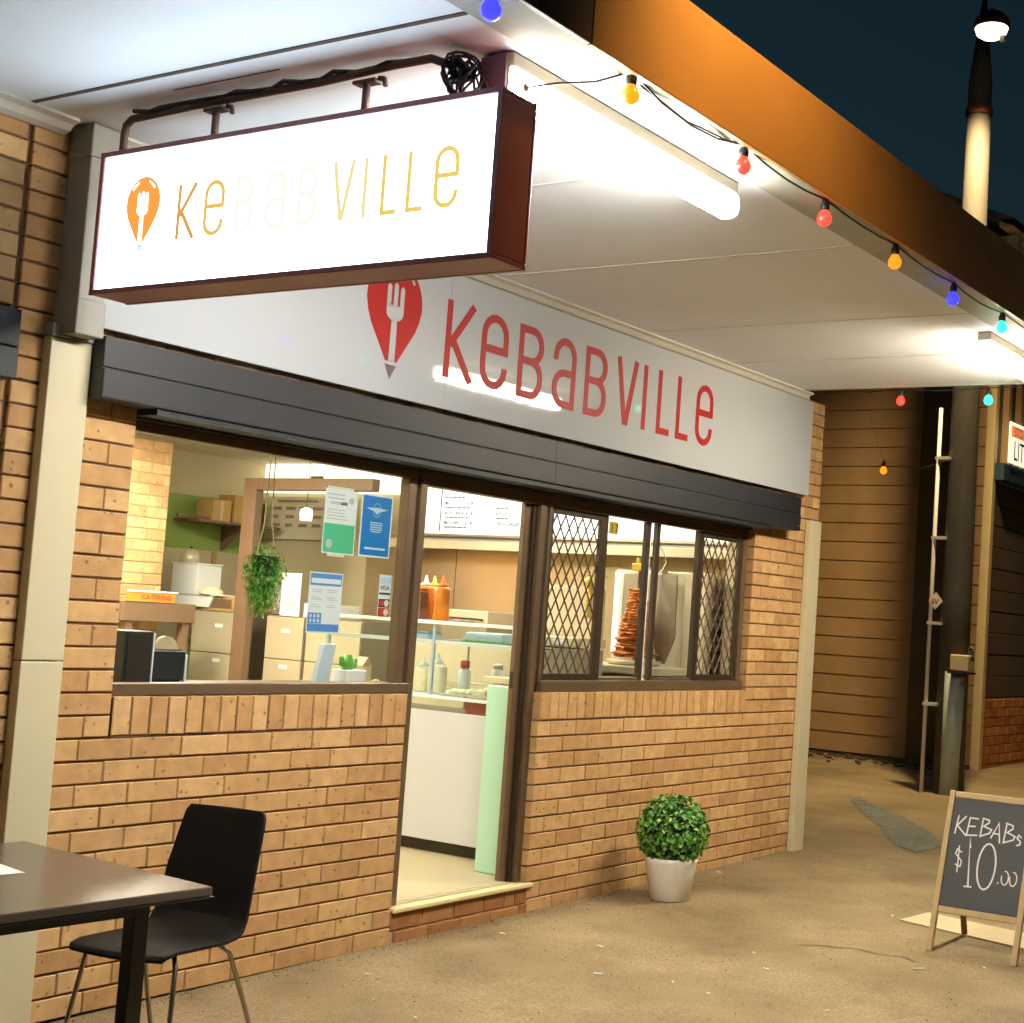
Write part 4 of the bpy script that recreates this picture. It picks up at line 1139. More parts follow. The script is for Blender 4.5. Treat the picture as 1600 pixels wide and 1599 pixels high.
# display counter
CX = 3.07
t = Thing("display_counter", "white counter with glass food display seen through the open door", "counter", (3.4, 1.2, .17))
t.part("front_panel", MB().box(CX, CX+.03, .50, 2.6, .240, .995), M['counter'], bevel=.003)
t.part("kickboard", MB().box(CX+.05, CX+.07, .50, 2.6, .167, .239), M['kick'])
t.part("carcass", MB().box(CX+.035, 3.75, .52, 2.6, .245, .97), M['counter'])
t.part("deck", MB().box(CX, 3.78, .48, 1.95, 1.066, 1.084), M['coolwhite'], bevel=.003)
t.part("lower_glass", MB().box(CX+.002, CX+.008, .50, 1.95, .997, 1.065), M['cglass'])
t.part("front_glass", MB().box(CX+.004, CX+.010, .47, 1.95, 1.086, 1.505), M['cglass'])
t.part("end_glass", MB().box(CX+.012, 3.70, .472, .478, 1.086, 1.505), M['cglass'])
t.part("top_shelf", MB().box(CX, 3.72, .46, 1.95, 1.507, 1.523), M['cglass'])
t.part("top_rim", MB().box(CX-.004, CX+.012, .46, 1.95, 1.506, 1.528), M['coolwhite'], bevel=.002)
t.part("middle_shelf", MB().box(CX+.03, 3.60, .48, 1.94, 1.395, 1.405), M['cglass'])
t.part("shelf_rim", MB().box(CX+.018, CX+.03, .48, 1.94, 1.388, 1.412), M['coolwhite'], bevel=.002)
for yy in (.475, 1.08, 1.94):
    t.part("upright", MB().box(CX+.012, CX+.030, yy-.009, yy+.009, 1.086, 1.504), M['skyblue'])
t.part("rear_rail", MB().box(3.70, 3.74, .47, 1.95, 1.086, 1.14), M['steel'])
single("mint_panel", "mint green end panel beside the open door's right jamb", "panel", MB().box(2.80, 2.90, .235, .42, .168, 1.192), M['mint'], (2.85, .33, .17), bevel=.004)
for lab, x, y, m in (("orange sauce bottle with white nozzle, left of the three on display top", 3.38, 1.43, 'sauce_o'), ("yellow topped sauce bottle at the back of three on display top", 3.46, 1.43, 'sauce_y'), ("orange sauce bottle with orange cap, right of the three on display top", 3.38, 1.29, 'sauce_o')):
    t = Thing("sauce_bottle", lab, "sauce bottle", (x, y, 1.524), "sauce bottles on the display")
    t.part("bottle", MB().lathe((x, y, 1.524), [(.048, 0), (.05, .01), (.05, .19), (.044, .205), (.03, .213)], 14), M[m], smooth=True)
    t.part("cap", MB().lathe((x, y, 1.524), [(.034, .212), (.034, .225), (.016, .235), (.007, .275), (.004, .28)], 12), M['coolwhite' if m == 'sauce_o' and y > 1.35 else ('sauce_y' if m == 'sauce_y' else 'sauce_o')], smooth=True)
t = Thing("sauce_jar", "brown labelled jar before the orange sauce bottles", "jar", (3.24, 1.36, 1.524))
t.part("jar", MB().box(3.2, 3.28, 1.31, 1.41, 1.524, 1.70), M['sauce_b'], bevel=.008)
t.part("lid", MB().box(3.205, 3.275, 1.315, 1.405, 1.701, 1.72), M['sauce_o'], bevel=.003)
for lab, x, y, h in (("cream squeeze bottle, left of the pair inside the display", 3.27, 1.30, .19), ("taller cream squeeze bottle, right of the pair inside the display", 3.25, 1.17, .215)):
    t = Thing("squeeze_bottle", lab, "sauce bottle", (x, y, 1.085), "cream squeeze bottles")
    t.part("bottle", MB().lathe((x, y, 1.085), [(.054, 0), (.057, .01), (.057, h*.7), (.045, h*.8), (.03, h*.83)], 14), M['sauce_c'], smooth=True)
    t.part("cap", MB().lathe((x, y, 1.085), [(.034, h*.82), (.034, h*.88), (.014, h*.93), (.005, h*1.12)], 12), M['coolwhite'], smooth=True)
t = Thing("sauce_bottle", "small red capped bottle behind the cream squeeze bottles", "sauce bottle", (3.42, 1.10, 1.085))
t.part("bottle", MB().lathe((3.42, 1.10, 1.085), [(.04, 0), (.04, .14), (.02, .16)], 12), M['coolwhite'], smooth=True)
t.part("cap", MB().lathe((3.42, 1.10, 1.085), [(.03, .161), (.03, .20), (.012, .21)], 12), M['redtray'], smooth=True)
t = Thing("blue_tray", "pale blue covered tray on the display's middle shelf", "tray", (3.33, .8, 1.406))
t.part("cover", MB().prism([(3.2, .64, 1.418), (3.2, .96, 1.418), (3.2, .93, 1.472), (3.2, .66, 1.472)], (.3, 0, 0)), M['tray'], bevel=.008)
t.part("base", MB().box(3.18, 3.53, .62, .98, 1.406, 1.417), M['cactus'])
t = Thing("blue_tub", "small blue lidded tub on the display's middle shelf", "tub", (3.3, 1.31, 1.406))
t.part("tub", MB().box(3.24, 3.36, 1.26, 1.36, 1.406, 1.44), M['tray'], bevel=.004)
t.part("lid", MB().box(3.235, 3.365, 1.255, 1.365, 1.441, 1.452), M['pblue2'], bevel=.002)
for k, (a, b, m, lab) in enumerate([(.56, .82, 'food', "heap of shredded salad at the display's near end"), (.84, 1.05, 'sauce_c', "pale tray of food in the middle of the display"), (1.40, 1.90, 'food', "tray of food at the display's far end")]):
    t = Thing("food_tray", lab, "food tray", (3.4, (a+b)/2, 1.085))
    t.part("tray", MB().box(3.12, 3.66, a, b, 1.085, 1.10), M['steel'], bevel=.003)
    hp = MB()
    rr = random.Random(k)
    for i in range(26):
        hp.ball((3.16+rr.random()*.46, a+.03+rr.random()*(b-a-.06), 1.10+rr.random()*.012), .02+.012*rr.random(), 7, 5, .7)
    t.part("food", hp, M[m], kind="stuff")
for k, (x, y, h, lab) in enumerate([(3.62, 1.00, .13, "white shaker at the display's back"), (3.60, .86, .09, "squat white tub at the display's back"), (3.62, .70, .11, "clear jar at the display's near back corner")]):
    t = Thing("shaker", lab, "shaker", (x, y, 1.14))
    t.part("body", MB().lathe((x, y, 1.141), [(.035, 0), (.036, h*.7), (.03, h*.8)], 12), M['coolwhite' if k < 2 else 'steel'], smooth=True)
    t.part("cap", MB().lathe((x, y, 1.141), [(.032, h*.8), (.032, h), (.02, h*1.05)], 12), M['steel' if k < 2 else 'coolwhite'], smooth=True)
single("red_tub", "red plastic tub behind the counter's lower glass", "tub", MB().prism([(3.14, .66, 1.062), (3.14, .86, 1.062), (3.14, .84, .985), (3.14, .68, .985)], (.16, 0, 0)), M['redtray'], (3.2, .76, .985), bevel=.004)
t = Thing("shop_equipment", "stainless refrigerator block behind the food display", "refrigerator", (4.5, 1.8, .17))
t.part("body", MB().box(4.25, 4.75, 1.25, 2.25, .17, 1.38), M['steel_dark'], bevel=.006)
t.part("door", MB().box(4.235, 4.249, 1.27, 1.74, .3, 1.36), M['steel'], bevel=.003)
t.part("door", MB().box(4.235, 4.249, 1.76, 2.23, .3, 1.36), M['steel'], bevel=.003)
t.part("handle", MB().box(4.20, 4.234, 1.70, 1.715, .7, 1.1), M['chrome'])

# kebab grill behind the sliding window
t = Thing("kebab_grill", "upright steel kebab grill with spit of orange meat in the sliding window", "kebab grill", (4.9, .75, 1.25))
t.part("drip_tray", MB().box(4.42, 5.0, .36, 1.14, 1.251, 1.30), M['steel'], bevel=.006)
t.part("back_plate", MB().box(5.02, 5.06, .30, 1.10, 1.251, 1.955), M['steel'], bevel=.004)
t.part("heater_panel", MB().box(5.00, 5.018, .66, 1.02, 1.36, 1.93), M['steel_dark'])
t.part("strip_light", MB().box(4.97, 4.99, 1.045, 1.072, 1.37, 1.94), emit("cool_strip", (.95, 1, 1), 1.4))
t.part("side_column", MB().box(4.90, 5.01, .28, .45, 1.251, 1.95), M['steel'], bevel=.005)
for z in (1.45, 1.58, 1.88):
    t.part("knob", MB().tube([(4.88, .36, z), (4.90, .36, z)], .022, 12), M['coolwhite'])
prof = []; rr = random.Random(8)
for i in range(24):
    s_ = i/24; r_ = (.150-.095*s_)*rr.uniform(.88, 1.10)
    prof += [(r_*.86, 1.352+.47*s_), (r_, 1.352+.47*(s_+.012)), (r_*1.02, 1.352+.47*(s_+.028)), (r_*.86, 1.352+.47*(s_+.036))]
mm_ = MB().lathe((4.72, .71, 0), prof, 26)
mm_.v = [(4.72+(v[0]-4.72)*k_, .71+(v[1]-.71)*k_, v[2]+rr.uniform(-.004, .004)) for v in mm_.v for k_ in (rr.uniform(.86, 1.10),)]
sp_ = t.part("meat_cone", mm_, M['meat'])
t.part("meat_tray", MB().lathe((4.72, .71, 1.30), [(.17, 0), (.19, .03), (.18, .035)], 20), M['steel'], smooth=True)
t.part("spit_rod", MB().tube([(4.72, .71, 1.335), (4.72, .71, 1.95)], .010, 8), M['chrome'])
t.part("spit_motor", MB().box(4.68, 4.76, .67, .75, 1.94, 1.99).tube([(4.72, .71, 1.99), (4.72, .71, 2.03)], .025, 10), M['gold'], bevel=.004)
t.part("top_arm", MB().box(4.76, 5.02, .69, .73, 1.955, 1.975), M['steel'])
t.part("sheet_cover", MB().prism([(4.86, .56, 1.32), (4.88, .50, 1.5), (4.90, .52, 1.93), (4.90, .64, 1.93), (4.87, .66, 1.5), (4.86, .62, 1.32)], (.02, 0, 0)), M['steel_dark'])
t = Thing("gas_burner_box", "brown steel box right of the kebab spit behind the window", "grill box", (5.3, .62, 1.25))
t.part("body", MB().box(5.10, 5.50, .30, .62, 1.251, 1.93), M['steel_dark'], bevel=.006)
t.part("panel", MB().box(5.085, 5.099, .32, .60, 1.55, 1.90), M['steel_wall'], bevel=.003)
t = Thing("deep_fryer", "steel fryer with gold fittings behind the left mesh screen", "fryer", (4.5, 1.0, .17))
t.part("tank", MB().box(3.9, 4.22, .62, 1.08, .17, 1.40), M['steel_dark'], bevel=.006)
t.part("lid", MB().box(3.89, 4.23, .61, 1.09, 1.41, 1.47), M['steel'], bevel=.006)
t.part("riser", MB().box(4.14, 4.22, .63, 1.07, 1.471, 1.80), M['steel'], bevel=.004)
t.part("tag", MB().box(3.885, 3.889, .70, .78, 1.425, 1.455).box(3.885, 3.889, .86, .94, 1.425, 1.455), M['coolwhite'])
t.part("tap", MB().ball((4.12, .70, 1.83), .035).tube([(4.12, .70, 1.60), (4.12, .70, 1.82)], .014, 8), M['gold'], smooth=True)
single("window_counter", "steel serving ledge inside the sliding window", "ledge", MB().box(2.92, 5.02, .225, .55, 1.20, 1.235).box(3.0, 3.06, .25, .5, .17, 1.199).box(4.9, 4.96, .25, .5, .17, 1.199), M['steel'], (4, .4, .17), bevel=.003)
t = Thing("pendant_lamp", "small glowing warm pendant lamp behind the window posters", "pendant lamp", (4.0, 3.2, 2.2))
t.part("shade", MB().lathe((4.58, 3.755, 2.215), [(.045, 0), (.05, .05), (.045, .085), (.015, .10)], 14), emit("warm_lamp_glass", (1.0, .86, .5), 2.4), smooth=True)
t.part("flex", MB().tube([(4.58, 3.755, 2.315), (4.58, 3.755, 2.80)], .003, 5), M['black'])
t = Thing("price_list", "white price list card standing on the middle steel cabinet", "card", (4.62, 3.88, 1.463))
t.part("card", MB().box(4.61, 4.615, 3.78, 3.99, 1.463, 1.80), M['coolwhite'])
t.part("print_lines", MB().box(4.6075, 4.609, 3.84, 3.93, 1.70, 1.706).box(4.6075, 4.609, 3.83, 3.94, 1.65, 1.656).box(4.6075, 4.609, 3.84, 3.92, 1.60, 1.606).box(4.6075, 4.609, 3.83, 3.94, 1.55, 1.556), M['boxprint'])
t = Thing("bread_box", "white box of golden bread beside the price list card", "box", (4.7, 3.55, 1.463))
t.part("box_body", MB().box(4.62, 4.9, 3.42, 3.74, 1.463, 1.57), M['coolwhite'], bevel=.004)
t.part("bread", MB().ball((4.66, 3.58, 1.575), .05, 10, 7, .6), M['sauce_y'], smooth=True)
t = Thing("smoke_alarm", "small round grey alarm on the shop's inside ceiling", "smoke alarm", (2.4, 2.6, 2.78))
t.part("base", MB().lathe((2.33, 2.4, 2.74), [(.05, 0), (.065, .02), (.065, .058)], 16), M['coolwhite'], smooth=True)
t.part("sensor", MB().lathe((2.33, 2.4, 2.70), [(.02, 0), (.035, .015), (.035, .039)], 14), M['steel_dark'], smooth=True)

# ================================================================== STREET FURNITURE
# table
t = Thing("cafe_table", "dark brown square table in the lower left foreground", "table", (-1.05, -.82, gz(-1)))
TZ = .74
t.part("top", MB().box(-1.54, -.565, -1.305, -.315, TZ-.028, TZ), M['table'], bevel=.004)
t.part("edge_band", MB().box(-1.545, -.560, -1.31, -.31, TZ-.033, TZ-.029), M['blackmetal'])
for x in (-.745, -1.36):
    for y in (-1.20, -.42):
        t.part("leg", MB().box(x-.026, x+.026, y-.026, y+.026, gz(x), TZ-.07), M['blackmetal'], bevel=.004)
t.o.rotation_euler = (0, 0, -.06); t.o.location.x -= .03
t.part("apron", MB().box(-1.386, -.719, -1.226, -1.196, TZ-.075, TZ-.034).box(-1.386, -.719, -.424, -.394, TZ-.075, TZ-.034).box(-.775, -.745, -1.195, -.425, TZ-.075, TZ-.034).box(-1.386, -1.356, -1.195, -.425, TZ-.075, TZ-.034), M['blackmetal'])
single("paper_sheet", "white sheet of paper lying on the dark table at the left edge", "paper", MB().prism([(-.905, -.838, TZ+.0012), (-.87, -.63, TZ+.0012), (-1.15, -.58, TZ+.0012), (-1.19, -.80, TZ+.0012)], (0, 0, .0006)), M['paper'], (-1.0, -.75, TZ))

# chair
def chair():
    fwd = Vector((-.972, -.235, 0)); side = Vector((.235, -.972, 0))     # side points to the picture's right
    rc = Vector((-.075, -.672, 0)); gz0 = gz(0)
    t = Thing("cafe_chair", "black moulded chair with thin metal legs beside the dark table", "chair", (-.28, -.72, gz0))
    prof = [(.445, .432, .178), (.43, .445, .188), (.38, .452, .193), (.25, .446, .197), (.12, .440, .197), (.06, .443, .195), (.022, .458, .193), (0, .492, .19), (-.018, .56, .186), (-.045, .66, .181), (-.078, .76, .173), (-.10, .83, .166), (-.106, .852, .150)]
    mb = MB(); n = 8; vs = []; fs = []
    for i, (u, z, hw) in enumerate(prof):
        for k in range(n+1):
            s = -1+2*k/n
            bow = .014*(1-s*s) if i >= 7 else 0.
            dip = -.008*(1-s*s) if i < 6 else 0.
            p = rc+fwd*(u-bow)+side*(s*hw)
            vs.append((p.x, p.y, z+dip+gz0))
    for i in range(len(prof)-1):
        for k in range(n):
            a = i*(n+1)+k
            fs.append((a, a+1, a+n+2, a+n+1))
    mb.add(vs, fs)
    sh = t.part("seat_shell", mb, M['chair'], smooth=True)
    md = sh.modifiers.new("thick", 'SOLIDIFY'); md.thickness = .014; md.offset = 0
    md = sh.modifiers.new("bevel", 'BEVEL'); md.width = .004; md.segments = 2
    def P(u, s, z): 
        p = rc+fwd*u+side*s; return (p.x, p.y, z+gz0)
    for s in (-1, 1):
        t.part("leg", MB().tube([P(.30, s*.10, .430), P(.34, s*.15, .428), P(.365, s*.175, .40), P(.40, s*.195, .2), P(.435, s*.21, -.0)], .0085, 8), M['chrome'], smooth=True)
        t.part("leg", MB().tube([P(.15, s*.10, .426), P(.10, s*.15, .424), P(.07, s*.175, .395), P(-.01, s*.20, .2), P(-.09, s*.22, -.0)], .0085, 8), M['chrome'], smooth=True)
        t.part("seat_rail", MB().tube([P(.30, s*.10, .430), P(.15, s*.10, .426)], .0085, 8), M['chrome'], smooth=True)
    return t
chair()

# potted topiary
t = Thing("potted_topiary", "round clipped green topiary ball in a white tapered pot", "topiary", (3.63, -.345, gz(3.63)))
cx_, cy_, gz_ = 3.63, -.345, gz(3.63)
t.part("pot", MB().lathe((cx_, cy_, gz_), [(.105, 0), (.112, .006), (.150, .215), (.155, .238), (.148, .243), (.140, .236), (.135, .21), (.001, .20)], 36), M['pot'], smooth=True)
t.part("moss_core", MB().ball((cx_, cy_, gz_+.385), .165, 20, 12), M['soil'], smooth=True)
t.part("leaves", foliage((cx_, cy_, gz_+.385), .208, .205, 2300, .032, random.Random(4), .80), M['leaf'], kind="stuff")

# A-frame chalkboard
t = Thing("chalkboard_stand", "timber A-frame chalkboard reading KEBABS $10.00 on the footpath", "chalkboard", (3.7, -2.2, gz(3.6)))
foot = Vector((3.517, 0, gz(3.5)-.0)); top = Vector((3.752, 0, .822))
upv = (top-foot); Lh = upv.length; upv.normalize()
yL, yR = -1.962, -2.437          # outer edges
nf = Vector((-upv.z, 0, upv.x))   # towards the camera side
def AP(y, s, e=0.):
    p = foot+upv*s+nf*e; return Vector((p.x, y, p.z))
def plank(y0, y1, s0, s1, e0=-.012, e1=.012):
    return MB().add([AP(y0, s0, e0), AP(y1, s0, e0), AP(y1, s1, e0), AP(y0, s1, e0), AP(y0, s0, e1), AP(y1, s0, e1), AP(y1, s1, e1), AP(y0, s1, e1)],
                    [(0, 3, 2, 1), (4, 5, 6, 7), (0, 1, 5, 4), (1, 2, 6, 5), (2, 3, 7, 6), (3, 0, 4, 7)])
t.part("front_post", plank(yL, yL-.030, 0, Lh), M['timber'], bevel=.003)
t.part("front_post", plank(yR+.030, yR, 0, Lh), M['timber'], bevel=.003)
t.part("top_rail", plank(yL-.031, yR+.031, Lh-.034, Lh-.002, -.010, .010), M['timber'], bevel=.003)
t.part("bottom_rail", plank(yL-.031, yR+.031, .20, .232, -.010, .010), M['timber'], bevel=.003)
bd = t.part("slate_board", plank(yL-.029, yR+.029, .233, Lh-.035, -.004, .004), M['slate'])
rear = Vector((4.02, 0, gz(4)))
ru = (top-rear).normalized()
for y0 in (yL-.003, yR+.031):
    p0 = Vector((rear.x, y0, rear.z)); p1 = Vector((top.x+.012, y0, top.z-.03))
    q = MB().prism([p0+Vector((-.012, 0, 0)), p0+Vector((.012, 0, 0)), p1+Vector((.012, 0, 0)), p1+Vector((-.012, 0, 0))], (0, -.028, 0))
    t.part("rear_post", q, M['timber_dark'], bevel=.003)
t.part("rear_rail", MB().box(3.90, 3.918, yR+.032, yL-.032, .30, .33), M['timber_dark'], bevel=.003)
# chalk writing: (u along the board to the right, v up the board) in board units
BW = yL-yR
def chalk(strokes, w):
    mb = MB()
    for st in strokes:
        place2d(mb, ribbon(st, w), AP(yL, 0, .0046), (0, -1, 0), upv, .0008)
    t.part("chalk_stroke", mb, M['chalk'], parent=bd)
def cm(pts): return [(.0+px/853*.473*1.05+.0, 0) for px in pts]
# photo-measured strokes on a 0..1 board square
def S(*pts):
    return [((.12+(a-.145)*.815 if b > .6 else a*.86+.05)*BW, .20+b*(Lh-.20)) for a, b in pts]
K_ = [S((.17, .80), (.145, .645)), S((.275, .80), (.165, .715), (.305, .64))]
E_ = [S((.33, .79), (.31, .645), (.46, .655)), S((.325, .79), (.45, .79)), S((.32, .72), (.42, .725))]
B1 = [S((.51, .79), (.50, .65), (.62, .685), (.645, .715), (.53, .735), (.60, .77), (.595, .79), (.50, .80))]
A_ = [S((.645, .645), (.735, .775), (.775, .615)), S((.665, .69), (.76, .685))]
B2 = [S((.84, .775), (.825, .625), (.95, .655), (.97, .685), (.86, .71), (.93, .745), (.925, .77), (.825, .785))]
S_ = [S((1.06, .68), (1.02, .70), (1.00, .675), (1.05, .65), (1.05, .625), (1.0, .615))]
for grp in (K_, E_, B1, A_, B2, S_):
    chalk(grp, .0075)
chalk([S((.955+.0, .60), (.955, .60))] if False else [S((.17, .555), (.185, .335))], .0065)
chalk([S((.215, .50), (.15, .525), (.135, .485), (.225, .43), (.215, .385), (.145, .40))], .0065)
chalk([S((.315, .545), (.37, .625), (.355, .235))], .0095); chalk([S((.30, .232), (.405, .236))], .008)
zero = [(.555+.115*math.cos(a), .415+.185*math.sin(a)) for a in [math.pi/2+k*2*math.pi/22 for k in range(23)]]
chalk([S(*zero)], .0085)
chalk([S((.72, .30), (.735, .298))], .009)
for c in (.81, .915):
    chalk([S(*[(c+.045*math.cos(a), .345+.055*math.sin(a)) for a in [math.pi*.9+k*5.3/14 for k in range(15)]])], .006)

# litter
lit = [(2.226, -.243), (1.175, -.334), (.897, -.631), (1.9, -1.045), (2.021, -1.366), (2.794, -1.355), (1.961, -1.586), (2.54, -1.561), (4.178, -1.495), (3.704, -1.789), (3.091, -2.093), (2.08, -2.096), (4.60, -.12), (.82, -.921), (3.35, -2.33), (2.35, -.75)]
lit_lab = ["tiny white butt on the footpath just right of the doorstep", "tiny white butt on the footpath nearest the chair's rear leg",
           "tiny white butt in line with the chair, midway to the picture's lower edge", "tiny white butt below the doorstep, mid footpath",
           "tiny white butt left below the topiary pot, mid footpath", "tiny white butt between topiary pot and chalkboard", 
           "tiny white butt directly below the topiary pot, near the lower edge", "tiny white butt right of the one below the topiary pot",
           "tiny white butt just left behind the chalkboard's front leg", "tiny white butt between the chalkboard's legs",
           "longest white butt, lying before the chalkboard's near leg", "tiny white butt nearest the picture's lower edge",
           "tiny white butt at the foot of the brick wall right of the topiary", "tiny white butt at the bottom edge right of the chair",
           "tiny white butt under the chalkboard's bottom rail", "tiny white butt midway between doorstep and topiary pot"]
rr = random.Random(9)
for i, (x, y) in enumerate(lit):
    a = rr.uniform(0, 3.14); l = rr.choice([.012, .016, .02, .03]) if i != 10 else .05
    if y < -1.3: l *= .9
    d = Vector((math.cos(a)*.6+.1, -abs(math.sin(a))-.3, 0)).normalized(); z = gz(x)+.005
    single("cigarette_butt", lit_lab[i], "litter", MB().tube([Vector((x, y, z))-d*l/1.4, Vector((x, y, z))+d*l/1.4], .0042, 6), M['litter'], (x, y, z), group="litter scattered on the footpath")

gr = MB(); rr = random.Random(31)
for i in range(900):
    if i < 420:
        x = rr.uniform(-.3, 5.9); y = -.012-abs(rr.gauss(0, .05))
    else:
        x = rr.uniform(-.5, 6.5); y = rr.uniform(-2.6, -.1)
    r_ = rr.uniform(.0015, .0045)
    gr.add([(x-r_, y, gz(x)), (x, y-r_, gz(x)), (x+r_, y, gz(x)), (x, y+r_, gz(x)), (x, y, gz(x)+r_*1.3)], [(0, 1, 4), (1, 2, 4), (2, 3, 4), (3, 0, 4)])
o = struct("footpath_grit", gr, M['bush']); o["kind"] = "stuff"; o["label"] = "fine dark grit scattered over the footpath and along the wall"
# footpath marks
struct("pale_slab", MB().prism([(4.10, -1.57, gz(4)+.004), (4.42, -1.61, gz(4.4)+.004), (4.22, -2.6, gz(4.2)+.004), (3.86, -2.58, gz(3.86)+.004)], (0, 0, .006)), M['pale_concrete'])  # thin pale slab on the footpath behind the chalkboard
struct("grey_blue_patch", MB().prism([(x, y, gz(x)+.004) for x, y in [(8.95, .80), (9.25, 1.02), (8.9, .95), (8.0, .40), (7.4, -.02), (6.7, -.42), (6.45, -.70), (6.9, -.72), (7.5, -.42), (8.2, .12)]], (0, 0, .003)), M['bluepatch'])  # grey-blue patch on the ground, broken up by noisy alpha
cr = MB()
pts = [(3.12, -1.43), (3.20, -1.52), (3.22, -1.60), (3.27, -1.70), (3.24, -1.82), (3.28, -1.93), (3.22, -2.03)]
for i in range(len(pts)-1):
    a, b = Vector((*pts[i], gz(pts[i][0])+.003)), Vector((*pts[i+1], gz(pts[i+1][0])+.003))
    n_ = Vector((.004+.003*(i % 2), .001, 0))
    cr.quad(a-n_, a+n_, b+n_, b-n_)
struct("footpath_crack", cr, M['gap'])

# ================================================================== THE LANE AND THE BUILDINGS BEYOND
WX = 13.0
t = Thing("weatherboard_building", "weatherboard house wall across the dark lane with cream corner board", "building", (13.5, 2.5, .1))
nb = 27
for i in range(nb):
    z = .16+i*.235
    y1 = 8.0
    t.part("weatherboard", MB().prism([(WX, 1.30, z), (WX-.018, 1.30, z+.004), (WX-.006, 1.30, z+.238), (WX, 1.30, z+.240)], (0, y1-1.30, 0)), M['weather'])
t.part("corner_board", MB().box(WX-.045, WX+.06, 1.195, 1.305, .02, 6.45), M['weather_pale'], bevel=.006)
t.part("pole_shadow_board", MB().box(WX-.10, WX-.02, 1.74, 2.10, .05, 6.4), M['darkboards'], bevel=.01)  # dark board added to draw the pole's shadow band on the wall
t.part("wall_core", MB().box(WX+.002, WX+.5, 1.32, 8.0, -.2, 6.45), M['darkboards'])
t.part("foundation", MB().box(WX+.01, WX+.3, 1.35, 8.0, -.2, .155), M['darkboards'])
fb = t.part("brick_base_backing", MB().box(WX+.06, 20, 1.215, 1.33, -.2, .95), M['mortar'])
t2 = t
zz = .10
for k in range(8):
    z = .06+k*.11; x = WX+.062+(0 if k % 2 else .17)
    if k % 2 == 0:
        o = put_brick(t, WX+.062+.08, z+.055, .15, .10, M['brick_far'], y=1.20, d=.05, parent=fb)
    while x < 16.6:
        put_brick(t, x+.165, z+.055, .325, .10, M['brick_far'], y=1.20, d=.05, parent=fb); x += .335
t.part("front_wall", MB().box(WX+.062, 20, 1.24, 1.33, .952, 3.52), M['darkboards'])
for k in range(10):
    t.part("front_board", MB().box(WX+.065, 20, 1.215+.004*(k % 2), 1.239, .96+k*.255, .96+k*.255+.245), M['darkboards'], bevel=.006)
t.part("teal_band", MB().box(WX+.0, 20, 1.08, 1.238, 3.525, 3.73), M['teal'], bevel=.006)
t.part("upper_wall", MB().box(WX+.062, 20, 1.24, 1.33, 3.735, 6.45), M['darkboards'])
for x in (13.3, 13.75, 14.2):
    t.part("upper_post", MB().box(x, x+.10, 1.16, 1.238, 3.75, 6.4), M['weather'])
t.part("gutter", MB().box(WX-.25, 20, 1.02, 1.2, 6.50, 6.60), M['white_sign'], bevel=.01)
t.part("eave", MB().prism([(WX-.25, 1.02, 6.60), (WX-.25, 4.5, 8.1), (WX-.25, 4.5, 8.0), (WX-.25, 1.02, 6.5)], (8, 0, 0)), M['roof'])
t.part("bracket", MB().box(13.0, 13.08, 1.05, 1.2, 6.20, 6.46), M['white_sign'])
t.part("bracket", MB().box(13.32, 13.40, 1.05, 1.2, 6.20, 6.46), M['white_sign'])
t = Thing("lit_shop_sign", "cream sign with orange STO header and dark LIT lettering, cut by right edge", "sign", (13.6, 1.04, 3.74))
t.part("board", MB().box(13.10, 14.6, 1.05, 1.079, 3.745, 4.235), emit("backlit_cream_sign", (1.0, .90, .68), .6), bevel=.004)
t.part("orange_header", MB().box(13.115, 14.585, 1.046, 1.0495, 4.06, 4.19), M['orange_sign'])
t.text("print", "STO", .155, (13.20, 1.044, 4.072), (1, 0, 0), (0, 0, 1), M['white_sign'], sx=1.1, bold=.003)
t.text("print", "LIT", .33, (13.21, 1.046, 3.79), (1, 0, 0), (0, 0, 1), M['ink'], sx=.85)

# leaf litter and low rubble along the lane wall
rb = MB(); rr = random.Random(21)
for i in range(420):
    y = rr.uniform(1.3, 6.0); x = WX-.06-abs(rr.gauss(0, .32))
    r_ = rr.uniform(.010, .04)
    b_ = MB().ball((0, 0, 0), r_, 7, 5, rr.uniform(.3, .7))
    rb.add([(x+v[0]*rr.uniform(.7, 1.6), y+v[1]*rr.uniform(.7, 1.6), gz(13)+.004+v[2]*rr.uniform(.7, 1.2)) for v in b_.v], b_.f)
o = struct("lane_rubble", rb, M['bush']); o["kind"] = "stuff"; o["label"] = "dark rubble and leaf litter along the foot of the weatherboard wall"

# power pole with street light
pxb, pyb = 10.3, .545
t = Thing("power_pole", "weathered power pole with a lit street lamp near its top", "power pole", (pxb, pyb, gz(pxb)))
t.part("pole", MB().tube([(pxb, pyb, gz(pxb)-.02), (pxb, pyb+.01, 2), (pxb, pyb+.03, 5), (pxb, pyb+.04, 7.3), (pxb, pyb+.04, 9.2)], [.155, .15, .135, .12, .10], 18), M['pole'], smooth=True)
t.part("cable_guard", MB().tube([(pxb-.045, pyb-.02, gz(pxb)), (pxb-.045, pyb-.02, 1.30)], .118, 16), M['galv'], smooth=True)
t.part("conduit", MB().tube([(pxb-.15, pyb+.22, gz(pxb)), (pxb-.15, pyb+.22, 3.92)], .021, 8), M['conduit'], smooth=True)
for z in (.95, 1.75, 2.6, 3.4):
    t.part("saddle", MB().box(pxb-.178, pxb-.05, pyb+.10, pyb+.245, z, z+.03), M['conduit'])
t.part("marker_plate", MB().prism([(pxb-.185, pyb+.16+.075*math.sin(a), 1.985+.085*math.cos(a)) for a in [0, math.pi/2, math.pi, 3*math.pi/2]], (.006, 0, 0)), M['white_sign'])
